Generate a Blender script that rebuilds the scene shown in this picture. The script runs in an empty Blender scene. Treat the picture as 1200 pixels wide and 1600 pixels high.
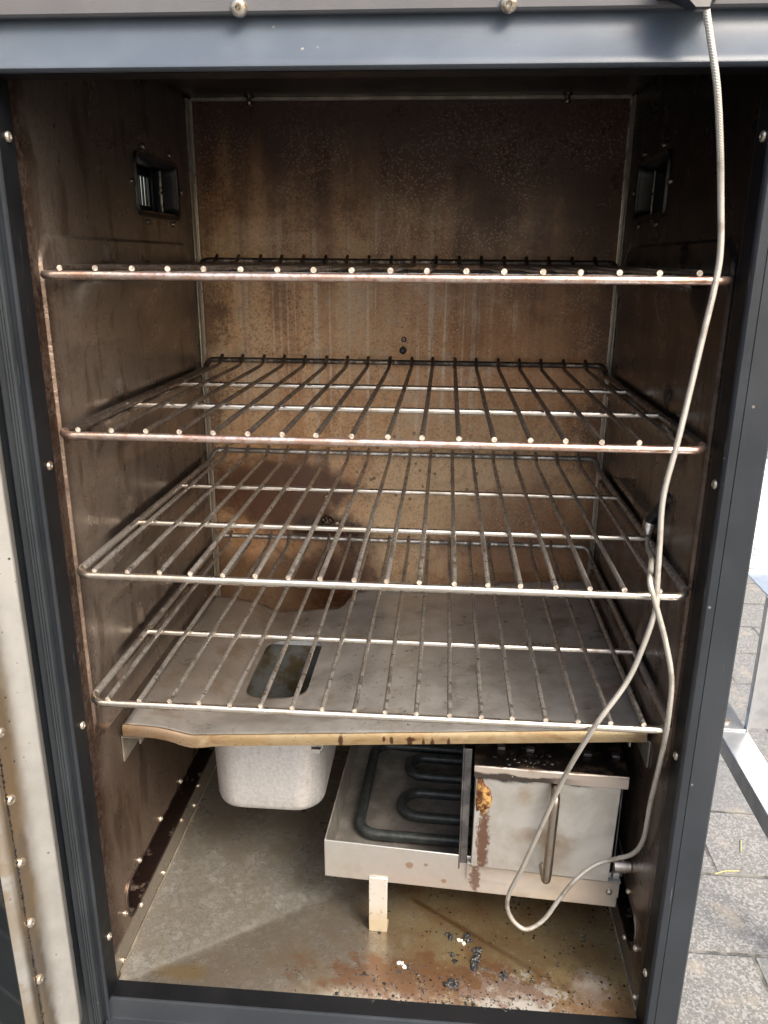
import bpy, bmesh, math, random
from mathutils import Vector, Matrix, noise as mnoise
R = math.radians
random.seed(7)
scene = bpy.context.scene
COL = scene.collection

# ------------------------------------------------------------------ camera, light, exposure
cd = bpy.data.cameras.new('camera')
cam = bpy.data.objects.new('camera', cd)
COL.objects.link(cam)
cr = Vector((0.99698165, 0.0772903, 0.00733505))
cu = Vector((-0.03044318, 0.30227503, 0.95273449))
cf = Vector((-0.07141993, 0.95008211, -0.30371562))
mat = Matrix((cr, cu, -cf)).transposed().to_4x4()
mat.translation = Vector((0.03999841, -0.44873052, 0.53113897))
cam.matrix_world = mat
cd.sensor_fit = 'VERTICAL'
cd.sensor_height = 36
cd.lens = 1238.22 / 1600 * 36
cd.clip_start = 0.01
cd.clip_end = 500
scene.camera = cam

SUN_EL, SUN_AZ = R(48), R(138)
world = bpy.data.worlds.new('World')
scene.world = world
world.use_nodes = True
wn = world.node_tree.nodes
sky = wn.new('ShaderNodeTexSky')
sky.sky_type = 'NISHITA'
sky.sun_disc = False
sky.sun_elevation = SUN_EL
sky.sun_rotation = SUN_AZ
sky.air_density = 1.4
sky.dust_density = 7.0
sky.ozone_density = 1.0
wn['Background'].inputs['Strength'].default_value = 0.14
world.node_tree.links.new(sky.outputs[0], wn['Background'].inputs['Color'])
sd = bpy.data.lights.new('sun', 'SUN')
sd.energy = 1.3
sd.angle = R(22)
sd.color = (1, 0.95, 0.88)
sun = bpy.data.objects.new('sun', sd)
COL.objects.link(sun)
sdir = Vector((math.sin(SUN_AZ) * math.cos(SUN_EL), math.cos(SUN_AZ) * math.cos(SUN_EL), math.sin(SUN_EL)))
sun.rotation_euler = sdir.to_track_quat('Z', 'Y').to_euler()
scene.view_settings.view_transform = 'Standard'
scene.view_settings.look = 'None'
scene.view_settings.exposure = 1.45
scene.view_settings.gamma = 1
scene.view_settings.use_curve_mapping = False
scene.cycles.max_bounces = 8
scene.cycles.diffuse_bounces = 4
scene.cycles.glossy_bounces = 5


# ------------------------------------------------------------------ shader helper
class S:
    def __init__(s, name, coord='Object'):
        s.m = bpy.data.materials.new(name)
        s.m.use_nodes = True
        s.t = s.m.node_tree
        s.b = s.t.nodes['Principled BSDF']
        if coord == 'World':
            g = s.t.nodes.new('ShaderNodeNewGeometry')
            s.co = g.outputs['Position']
        else:
            tc = s.t.nodes.new('ShaderNodeTexCoord')
            s.co = tc.outputs[coord]
        s._x = None

    def put(s, sock, v):
        if isinstance(v, (int, float)):
            sock.default_value = v
        elif isinstance(v, (tuple, list)):
            v = tuple(v)
            n = len(sock.default_value)
            sock.default_value = (v + (1,))[:n] if len(v) < n else v[:n]
        else:
            s.t.links.new(v, sock)

    def xyz(s):
        if not s._x:
            n = s.t.nodes.new('ShaderNodeSeparateXYZ')
            s.put(n.inputs[0], s.co)
            s._x = n.outputs
        return s._x

    def vec(s, scale=(1, 1, 1), loc=(0, 0, 0), rot=(0, 0, 0)):
        n = s.t.nodes.new('ShaderNodeMapping')
        s.put(n.inputs['Vector'], s.co)
        n.inputs['Scale'].default_value = scale
        n.inputs['Location'].default_value = loc
        n.inputs['Rotation'].default_value = rot
        return n.outputs[0]

    def noise(s, scale, detail=4, rough=0.6, vec=None, dist=0.0):
        n = s.t.nodes.new('ShaderNodeTexNoise')
        s.put(n.inputs['Vector'], vec or s.co)
        n.inputs['Scale'].default_value = scale
        n.inputs['Detail'].default_value = detail
        n.inputs['Roughness'].default_value = rough
        n.inputs['Distortion'].default_value = dist
        return n.outputs[0]

    def vor(s, scale, vec=None, out='Distance', feature='F1', rnd=1.0):
        n = s.t.nodes.new('ShaderNodeTexVoronoi')
        n.feature = feature
        s.put(n.inputs['Vector'], vec or s.co)
        n.inputs['Scale'].default_value = scale
        n.inputs['Randomness'].default_value = rnd
        return n.outputs[out]

    def op(s, o, a, b=0.0, clamp=False):
        n = s.t.nodes.new('ShaderNodeMath')
        n.operation = o
        n.use_clamp = clamp
        s.put(n.inputs[0], a)
        s.put(n.inputs[1], b)
        return n.outputs[0]

    def mul(s, *a):
        r = a[0]
        for k in a[1:]:
            r = s.op('MULTIPLY', r, k)
        return r

    def add(s, a, b):
        return s.op('ADD', a, b)

    def inv(s, a):
        return s.op('SUBTRACT', 1.0, a, True)

    def ramp(s, v, lo, hi, a=0.0, b=1.0):
        n = s.t.nodes.new('ShaderNodeMapRange')
        n.interpolation_type = 'SMOOTHSTEP'
        s.put(n.inputs[0], v)
        if lo > hi:
            lo, hi, a, b = hi, lo, b, a
        n.inputs[1].default_value = lo
        n.inputs[2].default_value = hi
        n.inputs[3].default_value = a
        n.inputs[4].default_value = b
        return n.outputs[0]

    def blob(s, c, rad, wob=None, amp=0.6, soft=0.5):
        """soft patch: c centre, rad radii (None = endless axis), edge broken up by wob"""
        d = None
        for i in range(3):
            if rad[i] is None:
                continue
            q = s.op('DIVIDE', s.op('SUBTRACT', s.xyz()[i], c[i]), rad[i])
            q = s.op('MULTIPLY', q, q)
            d = q if d is None else s.add(d, q)
        d = s.op('SQRT', d)
        if wob is not None:
            d = s.add(d, s.mul(s.op('SUBTRACT', wob, 0.5), amp * 4))
        return s.ramp(d, 1 + soft, 1 - soft)

    def mix(s, f, a, b):
        n = s.t.nodes.new('ShaderNodeMix')
        n.data_type = 'RGBA'
        n.clamp_factor = True
        s.put(n.inputs[0], f)
        s.put(n.inputs[6], a)
        s.put(n.inputs[7], b)
        return n.outputs[2]

    def out(s, color, rough=0.5, metal=0.0, bump=None, bstr=0.3, bdist=0.001, spec=0.5, coat=0.0):
        s.put(s.b.inputs['Base Color'], color)
        s.put(s.b.inputs['Roughness'], rough)
        s.put(s.b.inputs['Metallic'], metal)
        s.put(s.b.inputs['Specular IOR Level'], spec)
        s.put(s.b.inputs['Coat Weight'], coat)
        if bump is not None:
            n = s.t.nodes.new('ShaderNodeBump')
            n.inputs['Strength'].default_value = bstr
            n.inputs['Distance'].default_value = bdist
            s.put(n.inputs['Height'], bump)
            s.t.links.new(n.outputs[0], s.b.inputs['Normal'])
        return s.m


# ------------------------------------------------------------------ materials
M = {}
RZ = [0.5215, 0.42949, 0.33952, 0.24873]      # rack heights


def wall_material(name, right):
    s = S(name)
    X, Y, Z = s.xyz()
    big = s.noise(7, 5, 0.6)
    mid = s.noise(30, 6, 0.65)
    streak = s.noise(1, 5, 0.6, s.vec((90, 110, 5)))
    fine = s.noise(900, 3, 0.6)
    c = s.mix(s.ramp(big, 0.35, 0.7), (0.19, 0.158, 0.135), (0.255, 0.218, 0.19))
    c = s.mix(s.mul(s.ramp(s.noise(260, 3, 0.7), 0.45, 0.7), 0.4), c, (0.1, 0.07, 0.052))
    c = s.mix(s.mul(s.ramp(streak, 0.5, 0.72), s.ramp(Z, 0.5, 0.3), 0.4), c, (0.1, 0.062, 0.042))
    c = s.mix(s.mul(s.ramp(s.noise(1, 4, 0.6, s.vec((150, 190, 7), (3, 2, 1))), 0.56, 0.72), 0.5 if right else 0.3), c, (0.3, 0.24, 0.19))
    # scorched brown in the lower part
    c = s.mix(s.mul(s.ramp(s.add(Z, s.mul(big, 0.15)), 0.34, 0.2), 0.5), c, (0.12, 0.07, 0.042))
    # tar crust along the front edge
    crust = s.mul(s.ramp(s.add(Y, s.mul(mid, 0.03)), 0.043, 0.026), s.ramp(s.noise(120, 5, 0.7), 0.38, 0.56))
    c = s.mix(s.mul(s.ramp(s.add(Y, s.mul(mid, 0.04)), 0.05, 0.03), 0.6), c, (0.095, 0.056, 0.04))
    c = s.mix(s.mul(crust, 0.8), c, (0.05, 0.022, 0.014))
    cr2 = s.mul(s.ramp(s.add(Y, s.mul(mid, 0.03)), 0.04, 0.022), s.ramp(s.noise(330, 4, 0.7), 0.5, 0.58))
    c = s.mix(s.mul(cr2, 0.8), c, (0.012, 0.008, 0.007))
    # dark bands over the ledges: rack shade put into the colour, with tar
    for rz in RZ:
        tar = s.mul(s.ramp(s.op('ABSOLUTE', s.op('SUBTRACT', s.add(Z, s.mul(mid, 0.008)), rz + 0.0045)), 0.0075, 0.004), s.ramp(Y, 0.045, 0.08))  # rack shade put into the colour, with tar
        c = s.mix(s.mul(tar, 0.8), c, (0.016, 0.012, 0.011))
    # light caught by the raised panel's front edge, painted as a pale line
    edge_light = s.mul(s.ramp(s.op('ABSOLUTE', s.op('SUBTRACT', Y, 0.0172)), 0.0008, 0.0003), s.ramp(Z, 0.205, 0.225), s.ramp(Z, 0.545, 0.525), s.ramp(s.noise(60, 4), 0.3, 0.5))
    c = s.mix(s.mul(edge_light, 0.1 if right else 0.4), c, (0.42, 0.32, 0.25))
    # specks of soot
    sp = s.mul(s.ramp(s.vor(170), 0.16, 0.1), s.ramp(s.noise(28, 3), 0.55, 0.68))
    c = s.mix(sp, c, (0.02, 0.014, 0.012))
    # grease runs under each rack ledge
    sm = s.mul(s.ramp(s.noise(1, 4, 0.6, s.vec((60, 60, 14), (1, 5, 2))), 0.52, 0.64), 0.6)
    c = s.mix(sm, c, (0.075, 0.048, 0.036))
    c = s.mix(s.mul(s.ramp(s.noise(15, 6, 0.7, s.vec((1, 1, 1), (6, 2, 9))), 0.56, 0.68), 0.35), c, (0.06, 0.038, 0.03))
    soot = s.ramp(s.add(s.add(Z, s.mul(big, 0.12)), s.mul(streak, 0.05)), 0.56 if right else 0.68, 0.72 if right else 0.8)  # soot, reaching lower on the right to put that wall's shade into colour
    c = s.mix(s.mul(soot, 0.85), c, (0.018, 0.014, 0.016))
    if right:  # extra darkening upward, the right wall's shade put into the colour
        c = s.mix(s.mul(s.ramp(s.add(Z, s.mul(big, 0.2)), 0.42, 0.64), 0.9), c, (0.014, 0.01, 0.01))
    # brighter lower strip near the floor
    c = s.mix(s.mul(s.ramp(s.add(Z, s.mul(mid, 0.006)), 0.029, 0.024), 0.3 if right else 0.75), c, (0.3, 0.275, 0.235))
    c = s.mix(s.mul(s.ramp(Z, 0.0055, 0.004), s.ramp(mid, 0.3, 0.45), 0.7), c, (0.09, 0.055, 0.03))
    rough = s.ramp(mid, 0.3, 0.7, 0.24, 0.38)
    bump = s.add(s.add(s.mul(fine, 0.06), s.mul(crust, s.noise(260, 3), 1.6)), s.mul(s.noise(240, 3), 0.25))
    return s.out(c, rough, 0.68, bump, 0.4, 0.001)


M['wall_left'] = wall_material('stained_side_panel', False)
M['wall_right'] = wall_material('shaded_sooty_panel', True)


def back_material():
    s = S('stained_back_panel')
    X, Y, Z = s.xyz()
    big = s.noise(6, 5, 0.6)
    mid = s.noise(26, 6, 0.65, None, 0.6)
    fine = s.noise(420, 3, 0.7)
    grain = s.noise(900, 2, 0.6)
    mid = s.add(mid, s.add(s.mul(s.op('SUBTRACT', fine, 0.5), 0.35), s.mul(s.op('SUBTRACT', s.noise(130, 3, 0.7), 0.5), 0.3)))
    run = s.noise(1, 5, 0.55, s.vec((70, 1, 3.2)))
    run2 = s.noise(1, 3, 0.5, s.vec((190, 1, 2.2), (4, 0, 3)))
    c = s.mix(s.ramp(big, 0.35, 0.65), (0.72, 0.425, 0.205), (0.7, 0.5, 0.32))
    c = s.mix(s.mul(s.ramp(run, 0.42, 0.66), 0.5), c, (0.44, 0.185, 0.07))
    c = s.mix(s.mul(s.ramp(mid, 0.5, 0.68), 0.42), c, (0.3, 0.145, 0.07))
    c = s.mix(s.mul(s.ramp(s.noise(140, 5, 0.7), 0.48, 0.64), 0.35), c, (0.25, 0.12, 0.055))
    # orange stain on the right half
    c = s.mix(s.mul(s.blob((0.1, 0, 0.47), (0.13, None, 0.11), mid, 0.5, 0.8), 0.75), c, (0.4, 0.165, 0.05))
    c = s.mix(s.mul(s.blob((0.05, 0, 0.3), (0.1, None, 0.08), mid, 0.5, 0.7), 0.6), c, (0.62, 0.48, 0.31))
    c = s.mix(s.mul(s.blob((0.12, 0, 0.255), (0.07, None, 0.06), mid, 0.5, 0.5), 0.75), c, (0.2, 0.08, 0.036))
    # pale runs down the middle
    ctr = s.blob((-0.05, 0, 0.47), (0.12, None, 0.12), mid, 0.4, 0.6)
    c = s.mix(s.mul(s.ramp(run2, 0.575, 0.605), ctr, 0.7), c, (0.72, 0.62, 0.5))
    c = s.mix(s.mul(ctr, s.ramp(mid, 0.5, 0.35), 0.5), c, (0.62, 0.5, 0.38))
    # soot in the top, with the upper right's shade put into the colour
    top = s.ramp(s.add(s.add(Z, s.add(s.mul(mid, 0.11), s.mul(s.op('SUBTRACT', run, 0.5), 0.14))), s.mul(X, 0.26)), 0.48, 0.68)
    c = s.mix(s.mul(top, 0.94), c, (0.042, 0.018, 0.013))
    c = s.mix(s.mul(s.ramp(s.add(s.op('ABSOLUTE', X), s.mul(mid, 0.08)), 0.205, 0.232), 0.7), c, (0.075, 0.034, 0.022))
    c = s.mix(s.mul(s.ramp(s.add(Z, s.mul(mid, 0.1)), 0.665, 0.71), 0.75), c, (0.03, 0.02, 0.02))
    # burnt patch low on the left
    burn = s.blob((-0.122, 0, 0.298), (0.072, None, 0.043), s.noise(34, 5), 0.42, 0.35)
    c = s.mix(s.mul(burn, 0.93), c, (0.07, 0.027, 0.016))
    b2 = s.blob((-0.078, 0, 0.262), (0.045, None, 0.014), s.noise(60, 5), 0.4, 0.5)
    c = s.mix(s.mul(b2, 0.95), c, (0.012, 0.008, 0.007))
    c = s.mix(s.mul(s.blob((-0.085, 0, 0.205), (0.05, None, 0.03), mid, 0.6, 0.9), 0.85), c, (0.075, 0.03, 0.014))
    c = s.mix(s.mul(s.ramp(s.add(Z, s.mul(mid, 0.06)), 0.2, 0.16), 0.7), c, (0.06, 0.045, 0.035))
    c = s.mix(s.mul(s.ramp(s.add(Z, s.mul(mid, 0.05)), 0.27, 0.24), s.ramp(s.add(X, s.mul(mid, 0.05)), 0.01, -0.03), 0.85), c, (0.12, 0.068, 0.036))
    c = s.mix(s.mul(s.blob((-0.068, 0, 0.205), (0.04, None, 0.045), mid, 0.4, 0.7), 0.93), c, (0.05, 0.018, 0.008))
    # beads of condensed tar, light and dark
    cells = s.vor(400)
    spk = s.mul(s.ramp(cells, 0.45, 0.2), s.ramp(s.noise(17, 4), 0.36, 0.56), s.ramp(Z, 0.7, 0.56), s.ramp(Z, 0.23, 0.28))
    c = s.mix(s.mul(spk, s.inv(burn), 0.45), c, (0.6, 0.45, 0.33))
    dk = s.mul(s.ramp(s.vor(240, s.vec((1, 1, 1), (0.3, 0.2, 0.1))), 0.24, 0.12), s.ramp(s.noise(13, 4, 0.6, s.vec((1, 1, 1), (3, 1, 2))), 0.45, 0.6))
    c = s.mix(s.mul(dk, 0.75), c, (0.05, 0.02, 0.012))
    c = s.mix(s.mul(s.ramp(fine, 0.47, 0.68), 0.4), c, (0.13, 0.055, 0.03))
    drop = s.mul(s.ramp(s.vor(85), 0.2, 0.12), s.blob((0.02, 0, 0.33), (0.09, None, 0.04), None))
    c = s.mix(s.mul(drop, 0.8), c, (0.05, 0.03, 0.018))
    rough = s.ramp(s.add(mid, s.mul(burn, -0.3)), 0.25, 0.7, 0.2, 0.42)
    bump = s.add(s.mul(s.ramp(cells, 0.35, 0.1), 0.25), s.add(s.mul(grain, 0.25), s.mul(burn, s.noise(120, 3), 1.2)))
    return s.out(c, rough, 0.12, bump, 0.3, 0.0008)


M['back'] = back_material()


XL_ = -0.1974


def floor_material():
    s = S('tarnished_floor_pan')
    X, Y, Z = s.xyz()
    big = s.noise(9, 5, 0.6)
    mid = s.noise(40, 6, 0.65)
    sp = s.vor(210, None, 'Color')
    g = s.noise(520, 3, 0.7)
    c = s.mix(s.ramp(g, 0.42, 0.62), (0.215, 0.207, 0.186), (0.31, 0.305, 0.285))
    bws = s.t.nodes.new('ShaderNodeRGBToBW')
    s.put(bws.inputs[0], sp)
    c = s.mix(s.mul(s.ramp(bws.outputs[0], 0.55, 0.8), 0.45), c, (0.43, 0.42, 0.385))
    c = s.mix(s.mul(s.ramp(mid, 0.42, 0.62), 0.45), c, (0.19, 0.165, 0.125))
    c = s.mix(s.mul(s.ramp(big, 0.48, 0.62), 0.35), c, (0.2, 0.17, 0.125))
    c = s.mix(s.mul(s.ramp(s.add(Y, s.mul(mid, 0.12)), 0.14, 0.26), 0.5), c, (0.14, 0.115, 0.082))  # browner towards the back, where the shade is put into the colour
    # ochre tarnish over the right and the middle
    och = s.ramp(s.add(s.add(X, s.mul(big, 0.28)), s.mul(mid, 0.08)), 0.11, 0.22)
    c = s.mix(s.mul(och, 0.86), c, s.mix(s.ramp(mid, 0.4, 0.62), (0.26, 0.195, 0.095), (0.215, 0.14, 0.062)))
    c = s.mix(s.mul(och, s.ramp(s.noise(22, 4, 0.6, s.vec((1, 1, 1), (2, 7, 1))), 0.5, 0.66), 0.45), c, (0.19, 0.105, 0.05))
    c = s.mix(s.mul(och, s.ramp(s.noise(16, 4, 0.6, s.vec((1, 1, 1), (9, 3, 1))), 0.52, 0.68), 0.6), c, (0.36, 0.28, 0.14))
    # tilted front panel's shade put into the colour up to the left fold
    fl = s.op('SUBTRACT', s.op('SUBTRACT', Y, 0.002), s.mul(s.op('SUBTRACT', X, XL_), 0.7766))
    front_shade = s.mul(s.ramp(s.add(fl, s.mul(s.op('SUBTRACT', mid, 0.5), 0.05)), 0.006, -0.012), s.ramp(X, 0.04, -0.02))
    c = s.mix(s.mul(front_shade, 0.5), c, (0.13, 0.1, 0.07))
    fold_edge = s.mul(s.ramp(fl, 0.0075, 0.0015), s.ramp(fl, -0.002, 0.001), s.ramp(X, -0.05, -0.12))  # paler line along the left hip fold
    c = s.mix(s.mul(fold_edge, 0.2), c, (0.5, 0.48, 0.43))
    # bare bright patches near the sill
    w = s.noise(80, 5, 0.7)
    bare = s.blob((0.105, 0.016, 0), (0.036, 0.024, None), s.noise(90, 5, 0.7), 0.9, 0.15)
    c = s.mix(s.mul(bare, 0.85), c, (0.5, 0.49, 0.46))
    bare2 = s.blob((0.165, 0.03, 0), (0.012, 0.017, None), s.noise(120, 5, 0.7), 0.8, 0.25)
    c = s.mix(s.mul(bare2, 0.75), c, (0.46, 0.42, 0.37))
    frontb = s.mul(s.ramp(s.add(Y, s.mul(w, 0.04)), 0.044, 0.024), s.ramp(X, 0.085, 0.03), s.ramp(X, -0.1, 0.0))
    c = s.mix(s.mul(frontb, 0.85), c, (0.46, 0.4, 0.33))
    # rusty brown patch
    rust = s.blob((0.05, 0.03, 0), (0.085, 0.022, None), s.noise(60, 6, 0.7), 1.0, 0.35)
    c = s.mix(s.mul(rust, 0.75), c, (0.17, 0.08, 0.04))
    c = s.mix(s.mul(s.blob((0.17, 0.012, 0), (0.03, 0.02, None), w, 0.6, 0.5), 0.6), c, (0.2, 0.1, 0.05))
    # dark brown line along the right hip fold
    fold = s.op('ABSOLUTE', s.add(s.op('SUBTRACT', Y, 0.1385), s.mul(X, 0.737)))
    c = s.mix(s.mul(s.ramp(s.add(fold, s.mul(mid, 0.006)), 0.0085, 0.0035), s.ramp(X, 0.02, 0.03), s.ramp(X, 0.19, 0.05), 0.85), c, (0.11, 0.055, 0.022))
    c = s.mix(s.mul(s.blob((-0.15, 0.02, 0), (0.02, 0.008, None), w, 0.5, 0.5), 0.6), c, (0.2, 0.14, 0.06))
    # black specks, denser right
    d = s.mul(s.ramp(s.vor(150), 0.2, 0.12), s.ramp(s.add(s.noise(26, 4), s.mul(X, 0.7)), 0.53, 0.62))
    c = s.mix(d, c, (0.015, 0.012, 0.01))
    d2 = s.mul(s.ramp(s.vor(300), 0.2, 0.12), s.ramp(s.noise(40, 4), 0.58, 0.68), s.ramp(X, -0.04, 0.03))
    c = s.mix(d2, c, (0.03, 0.02, 0.014))
    # white flecks of zinc
    z = s.mul(s.ramp(s.vor(260, s.vec((1, 1, 1), (0.2, 0.7, 0))), 0.2, 0.1), s.ramp(s.noise(60, 4), 0.48, 0.6))
    c = s.mix(s.mul(z, 0.4), c, (0.62, 0.58, 0.5))
    return s.out(c, s.ramp(mid, 0.3, 0.7, 0.24, 0.4), 0.6, s.add(s.mul(g, 0.25), s.mul(d, 0.5)), 0.2, 0.0007)


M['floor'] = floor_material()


def tray_material():
    s = S('scratched_tray_steel')
    X, Y, Z = s.xyz()
    big = s.noise(9, 5, 0.6)
    mid = s.noise(36, 6, 0.65)
    br = s.noise(1, 4, 0.7, s.vec((14, 900, 900), (0, 0, 0), (0, 0, 0.25)))
    c = s.mix(s.ramp(mid, 0.35, 0.65), (0.4, 0.395, 0.38), (0.55, 0.55, 0.545))
    c = s.mix(s.mul(s.ramp(s.add(X, s.mul(mid, 0.05)), -0.03, -0.1), s.ramp(Y, 0.06, 0.12, 0.25, 0.7)), c, (0.225, 0.18, 0.145))
    c = s.mix(s.mul(s.ramp(s.noise(24, 4, 0.6, s.vec((1, 1, 1), (5, 2, 1))), 0.56, 0.7), 0.55), c, (0.22, 0.15, 0.09))
    c = s.mix(s.mul(s.ramp(s.noise(14, 4, 0.6, s.vec((1, 1, 1), (1, 6, 1))), 0.55, 0.72), 0.5), c, (0.2, 0.18, 0.165))
    ring = s.op('ABSOLUTE', s.op('SUBTRACT', s.noise(18, 3, 0.5, s.vec((1, 1, 1), (8, 8, 8))), 0.52))
    c = s.mix(s.mul(s.ramp(ring, 0.014, 0.003), s.ramp(big, 0.5, 0.65), 0.35), c, (0.25, 0.17, 0.1))
    c = s.mix(s.mul(s.ramp(br, 0.56, 0.7), 0.4), c, (0.55, 0.55, 0.55))
    c = s.mix(s.mul(s.ramp(Y, 0.1, 0.07), s.ramp(s.noise(1, 3, 0.6, s.vec((40, 700, 1), (0, 0, 0), (0, 0, 0.3))), 0.45, 0.65), 0.3), c, (0.56, 0.57, 0.58))
    sp = s.mul(s.ramp(s.noise(1, 4, 0.7, s.vec((260, 170, 170))), 0.63, 0.67), s.blob((0.005, 0.13, 0), (0.055, 0.1, None), mid, 0.3))
    c = s.mix(s.mul(sp, 0.9), c, (0.05, 0.035, 0.03))
    sp2 = s.mul(s.ramp(s.noise(200, 4, 0.7, s.vec((1, 1, 1), (2, 2, 2))), 0.68, 0.71), s.ramp(s.noise(20, 3), 0.5, 0.6))
    c = s.mix(sp2, c, (0.05, 0.035, 0.03))
    c = s.mix(s.mul(s.ramp(s.add(Y, s.mul(mid, 0.02)), 0.3, 0.315), 0.6), c, (0.55, 0.54, 0.52))
    return s.out(c, s.ramp(mid, 0.3, 0.7, 0.26, 0.42), 0.65, s.mul(br, 0.25), 0.2, 0.001)


M['tray'] = tray_material()


DRIPS = [(0.0037, 0.0011, 0.0185, 0.0022), (0.0093, 0.0014, 0.018, 0.003), (0.0225, 0.0018, 0.0165, 0.0052), (0.0232, 0.0036, 0.0195, 0.0014), (0.0325, 0.001, 0.0165, 0.005), (0.039, 0.0014, 0.0165, 0.0045), (0.0507, 0.001, 0.0175, 0.005), (-0.028, 0.0018, 0.0155, 0.004)]


def lip_material():
    s = S('greasy_tray_lip')
    X, Y, Z = s.xyz()
    mid = s.noise(30, 6, 0.65)
    v = s.noise(1, 5, 0.65, s.vec((45, 1, 130)))
    c = s.mix(s.ramp(mid, 0.35, 0.65), (0.4, 0.31, 0.185), (0.34, 0.235, 0.12))
    c = s.mix(s.mul(s.ramp(X, -0.1, -0.16), 0.85), c, (0.24, 0.165, 0.11))
    c = s.mix(s.mul(s.ramp(v, 0.5, 0.68), 0.6), c, (0.2, 0.1, 0.035))
    c = s.mix(s.mul(s.ramp(s.noise(60, 4), 0.55, 0.7), 0.6), c, (0.55, 0.45, 0.29))
    w = s.noise(300, 3)
    for (x, a, zc_, b_) in DRIPS:
        c = s.mix(s.mul(s.blob((x, 0, zc_), (a, None, b_), w, 0.3, 0.3), 0.92), c, (0.06, 0.02, 0.008))
    return s.out(c, s.ramp(v, 0.3, 0.7, 0.25, 0.45), 0.6, mid, 0.3, 0.001)


M['lip'] = lip_material()


def clean_steel(name, base=(0.62, 0.6, 0.57), rough=0.28, stain=0.5, metal=1.0, scale=1.0):
    s = S(name, 'World')
    mid = s.noise(60 * scale, 5, 0.65)
    f = s.noise(500, 3, 0.6)
    c = s.mix(s.mul(s.ramp(mid, 0.48, 0.68), stain), base, (0.32, 0.24, 0.16))
    return s.out(c, s.ramp(mid, 0.3, 0.7, rough * 0.8, rough * 1.35), metal, f, 0.12, 0.0006)


M['steel'] = clean_steel('bright_steel')
M['bar_clean'] = clean_steel('clean_rack_steel', (0.72, 0.68, 0.62), 0.3, 0.55)


def grime_wire(name, dark, light, cov, dirt=0.5):
    s = S(name, 'World')
    n = s.noise(170, 5, 0.7)
    f = s.noise(700, 3, 0.7)
    big = s.noise(22, 3)
    m = s.ramp(s.add(n, s.mul(s.op('SUBTRACT', big, 0.5), 0.8)), cov - 0.1, cov + 0.1)
    c = s.mix(m, dark, light)
    c = s.mix(s.mul(s.ramp(f, 0.5, 0.7), dirt), c, (0.03, 0.025, 0.022))
    return s.out(c, s.ramp(n, 0.3, 0.7, 0.45, 0.25), s.ramp(m, 0, 1, 0.45, 0.95), s.add(f, n), 0.5, 0.0007)


M['wire_black'] = grime_wire('tarred_wire', (0.045, 0.036, 0.032), (0.24, 0.2, 0.17), 0.56)
M['wire_grey'] = grime_wire('grimy_wire', (0.19, 0.178, 0.166), (0.52, 0.5, 0.475), 0.5, 0.3)


def rusty_bar():
    s = S('rusty_front_bar', 'World')
    n = s.noise(1, 5, 0.7, s.vec((60, 60, 120)))
    f = s.noise(420, 4, 0.7)
    c = s.mix(s.ramp(n, 0.38, 0.6), (0.68, 0.58, 0.53), (0.52, 0.34, 0.27))
    c = s.mix(s.mul(s.ramp(f, 0.52, 0.66), 0.45), c, (0.26, 0.1, 0.08))
    c = s.mix(s.mul(s.ramp(s.noise(240, 3), 0.58, 0.68), 0.8), c, (0.7, 0.6, 0.56))
    return s.out(c, 0.28, 0.9, f, 0.3, 0.0006)


M['bar_rusty'] = rusty_bar()
s = S('cut_wire_end', 'World')
M['cut'] = s.out(s.mix(s.ramp(s.noise(500, 3), 0.4, 0.6), (0.36, 0.3, 0.25), (0.62, 0.57, 0.5)), 0.45, 0.4)


def frame_material(name, base, rough=0.42, spec=0.42):
    s = S(name)
    f = s.noise(1600, 2, 0.6)
    mid = s.noise(20, 5, 0.6)
    c = s.mix(s.mul(s.ramp(mid, 0.4, 0.7), 0.35), base, tuple(k * 1.5 for k in base))
    sp = s.mul(s.ramp(s.vor(70), 0.07, 0.04), s.ramp(s.noise(12, 3), 0.5, 0.6))
    c = s.mix(s.mul(sp, 0.7), c, (0.3, 0.28, 0.25))
    sc = s.ramp(s.noise(1, 3, 0.6, s.vec((500, 500, 20))), 0.7, 0.76)
    c = s.mix(s.mul(sc, 0.25), c, (0.25, 0.26, 0.28))
    return s.out(c, s.ramp(mid, 0.3, 0.7, rough * 0.8, rough * 1.25), 0.0, f, 0.25, 0.0004, spec)


M['frame'] = frame_material('slate_frame_coating', (0.019, 0.023, 0.029), 0.38)
M['toprail'] = frame_material('slate_top_rail', (0.066, 0.083, 0.108), 0.36)  # lighter than the frame: sky reflection put into the colour
M['lipblack'] = frame_material('black_inner_lip', (0.004, 0.0046, 0.006), 0.5, 0.25)
M['gasket'] = frame_material('ribbed_rubber', (0.022, 0.026, 0.031), 0.5, 0.35)
M['trim'] = frame_material('grey_top_trim', (0.1, 0.1, 0.108), 0.5)
M['casing'] = frame_material('dark_casing', (0.03, 0.032, 0.036), 0.5)
M['soot'] = grime_wire('soot_black', (0.008, 0.008, 0.009), (0.03, 0.028, 0.027), 0.6)
s = S('sooty_ceiling')
M['ceiling'] = s.out(s.mix(s.ramp(s.noise(30, 5), 0.4, 0.65), (0.014, 0.013, 0.014), (0.045, 0.035, 0.03)), 0.4, 0.4, s.noise(200, 4), 0.4, 0.001)
s = S('black_plastic')
M['black'] = s.out((0.006, 0.007, 0.01), 0.35, 0.0, s.noise(600, 2), 0.1, 0.0003)
s = S('corner_steel')
M['corner'] = s.out(s.mix(s.ramp(s.noise(60, 5), 0.4, 0.65), (0.3, 0.27, 0.225), (0.45, 0.42, 0.36)), 0.32, 0.6)
s = S('slot_inside')
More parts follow.
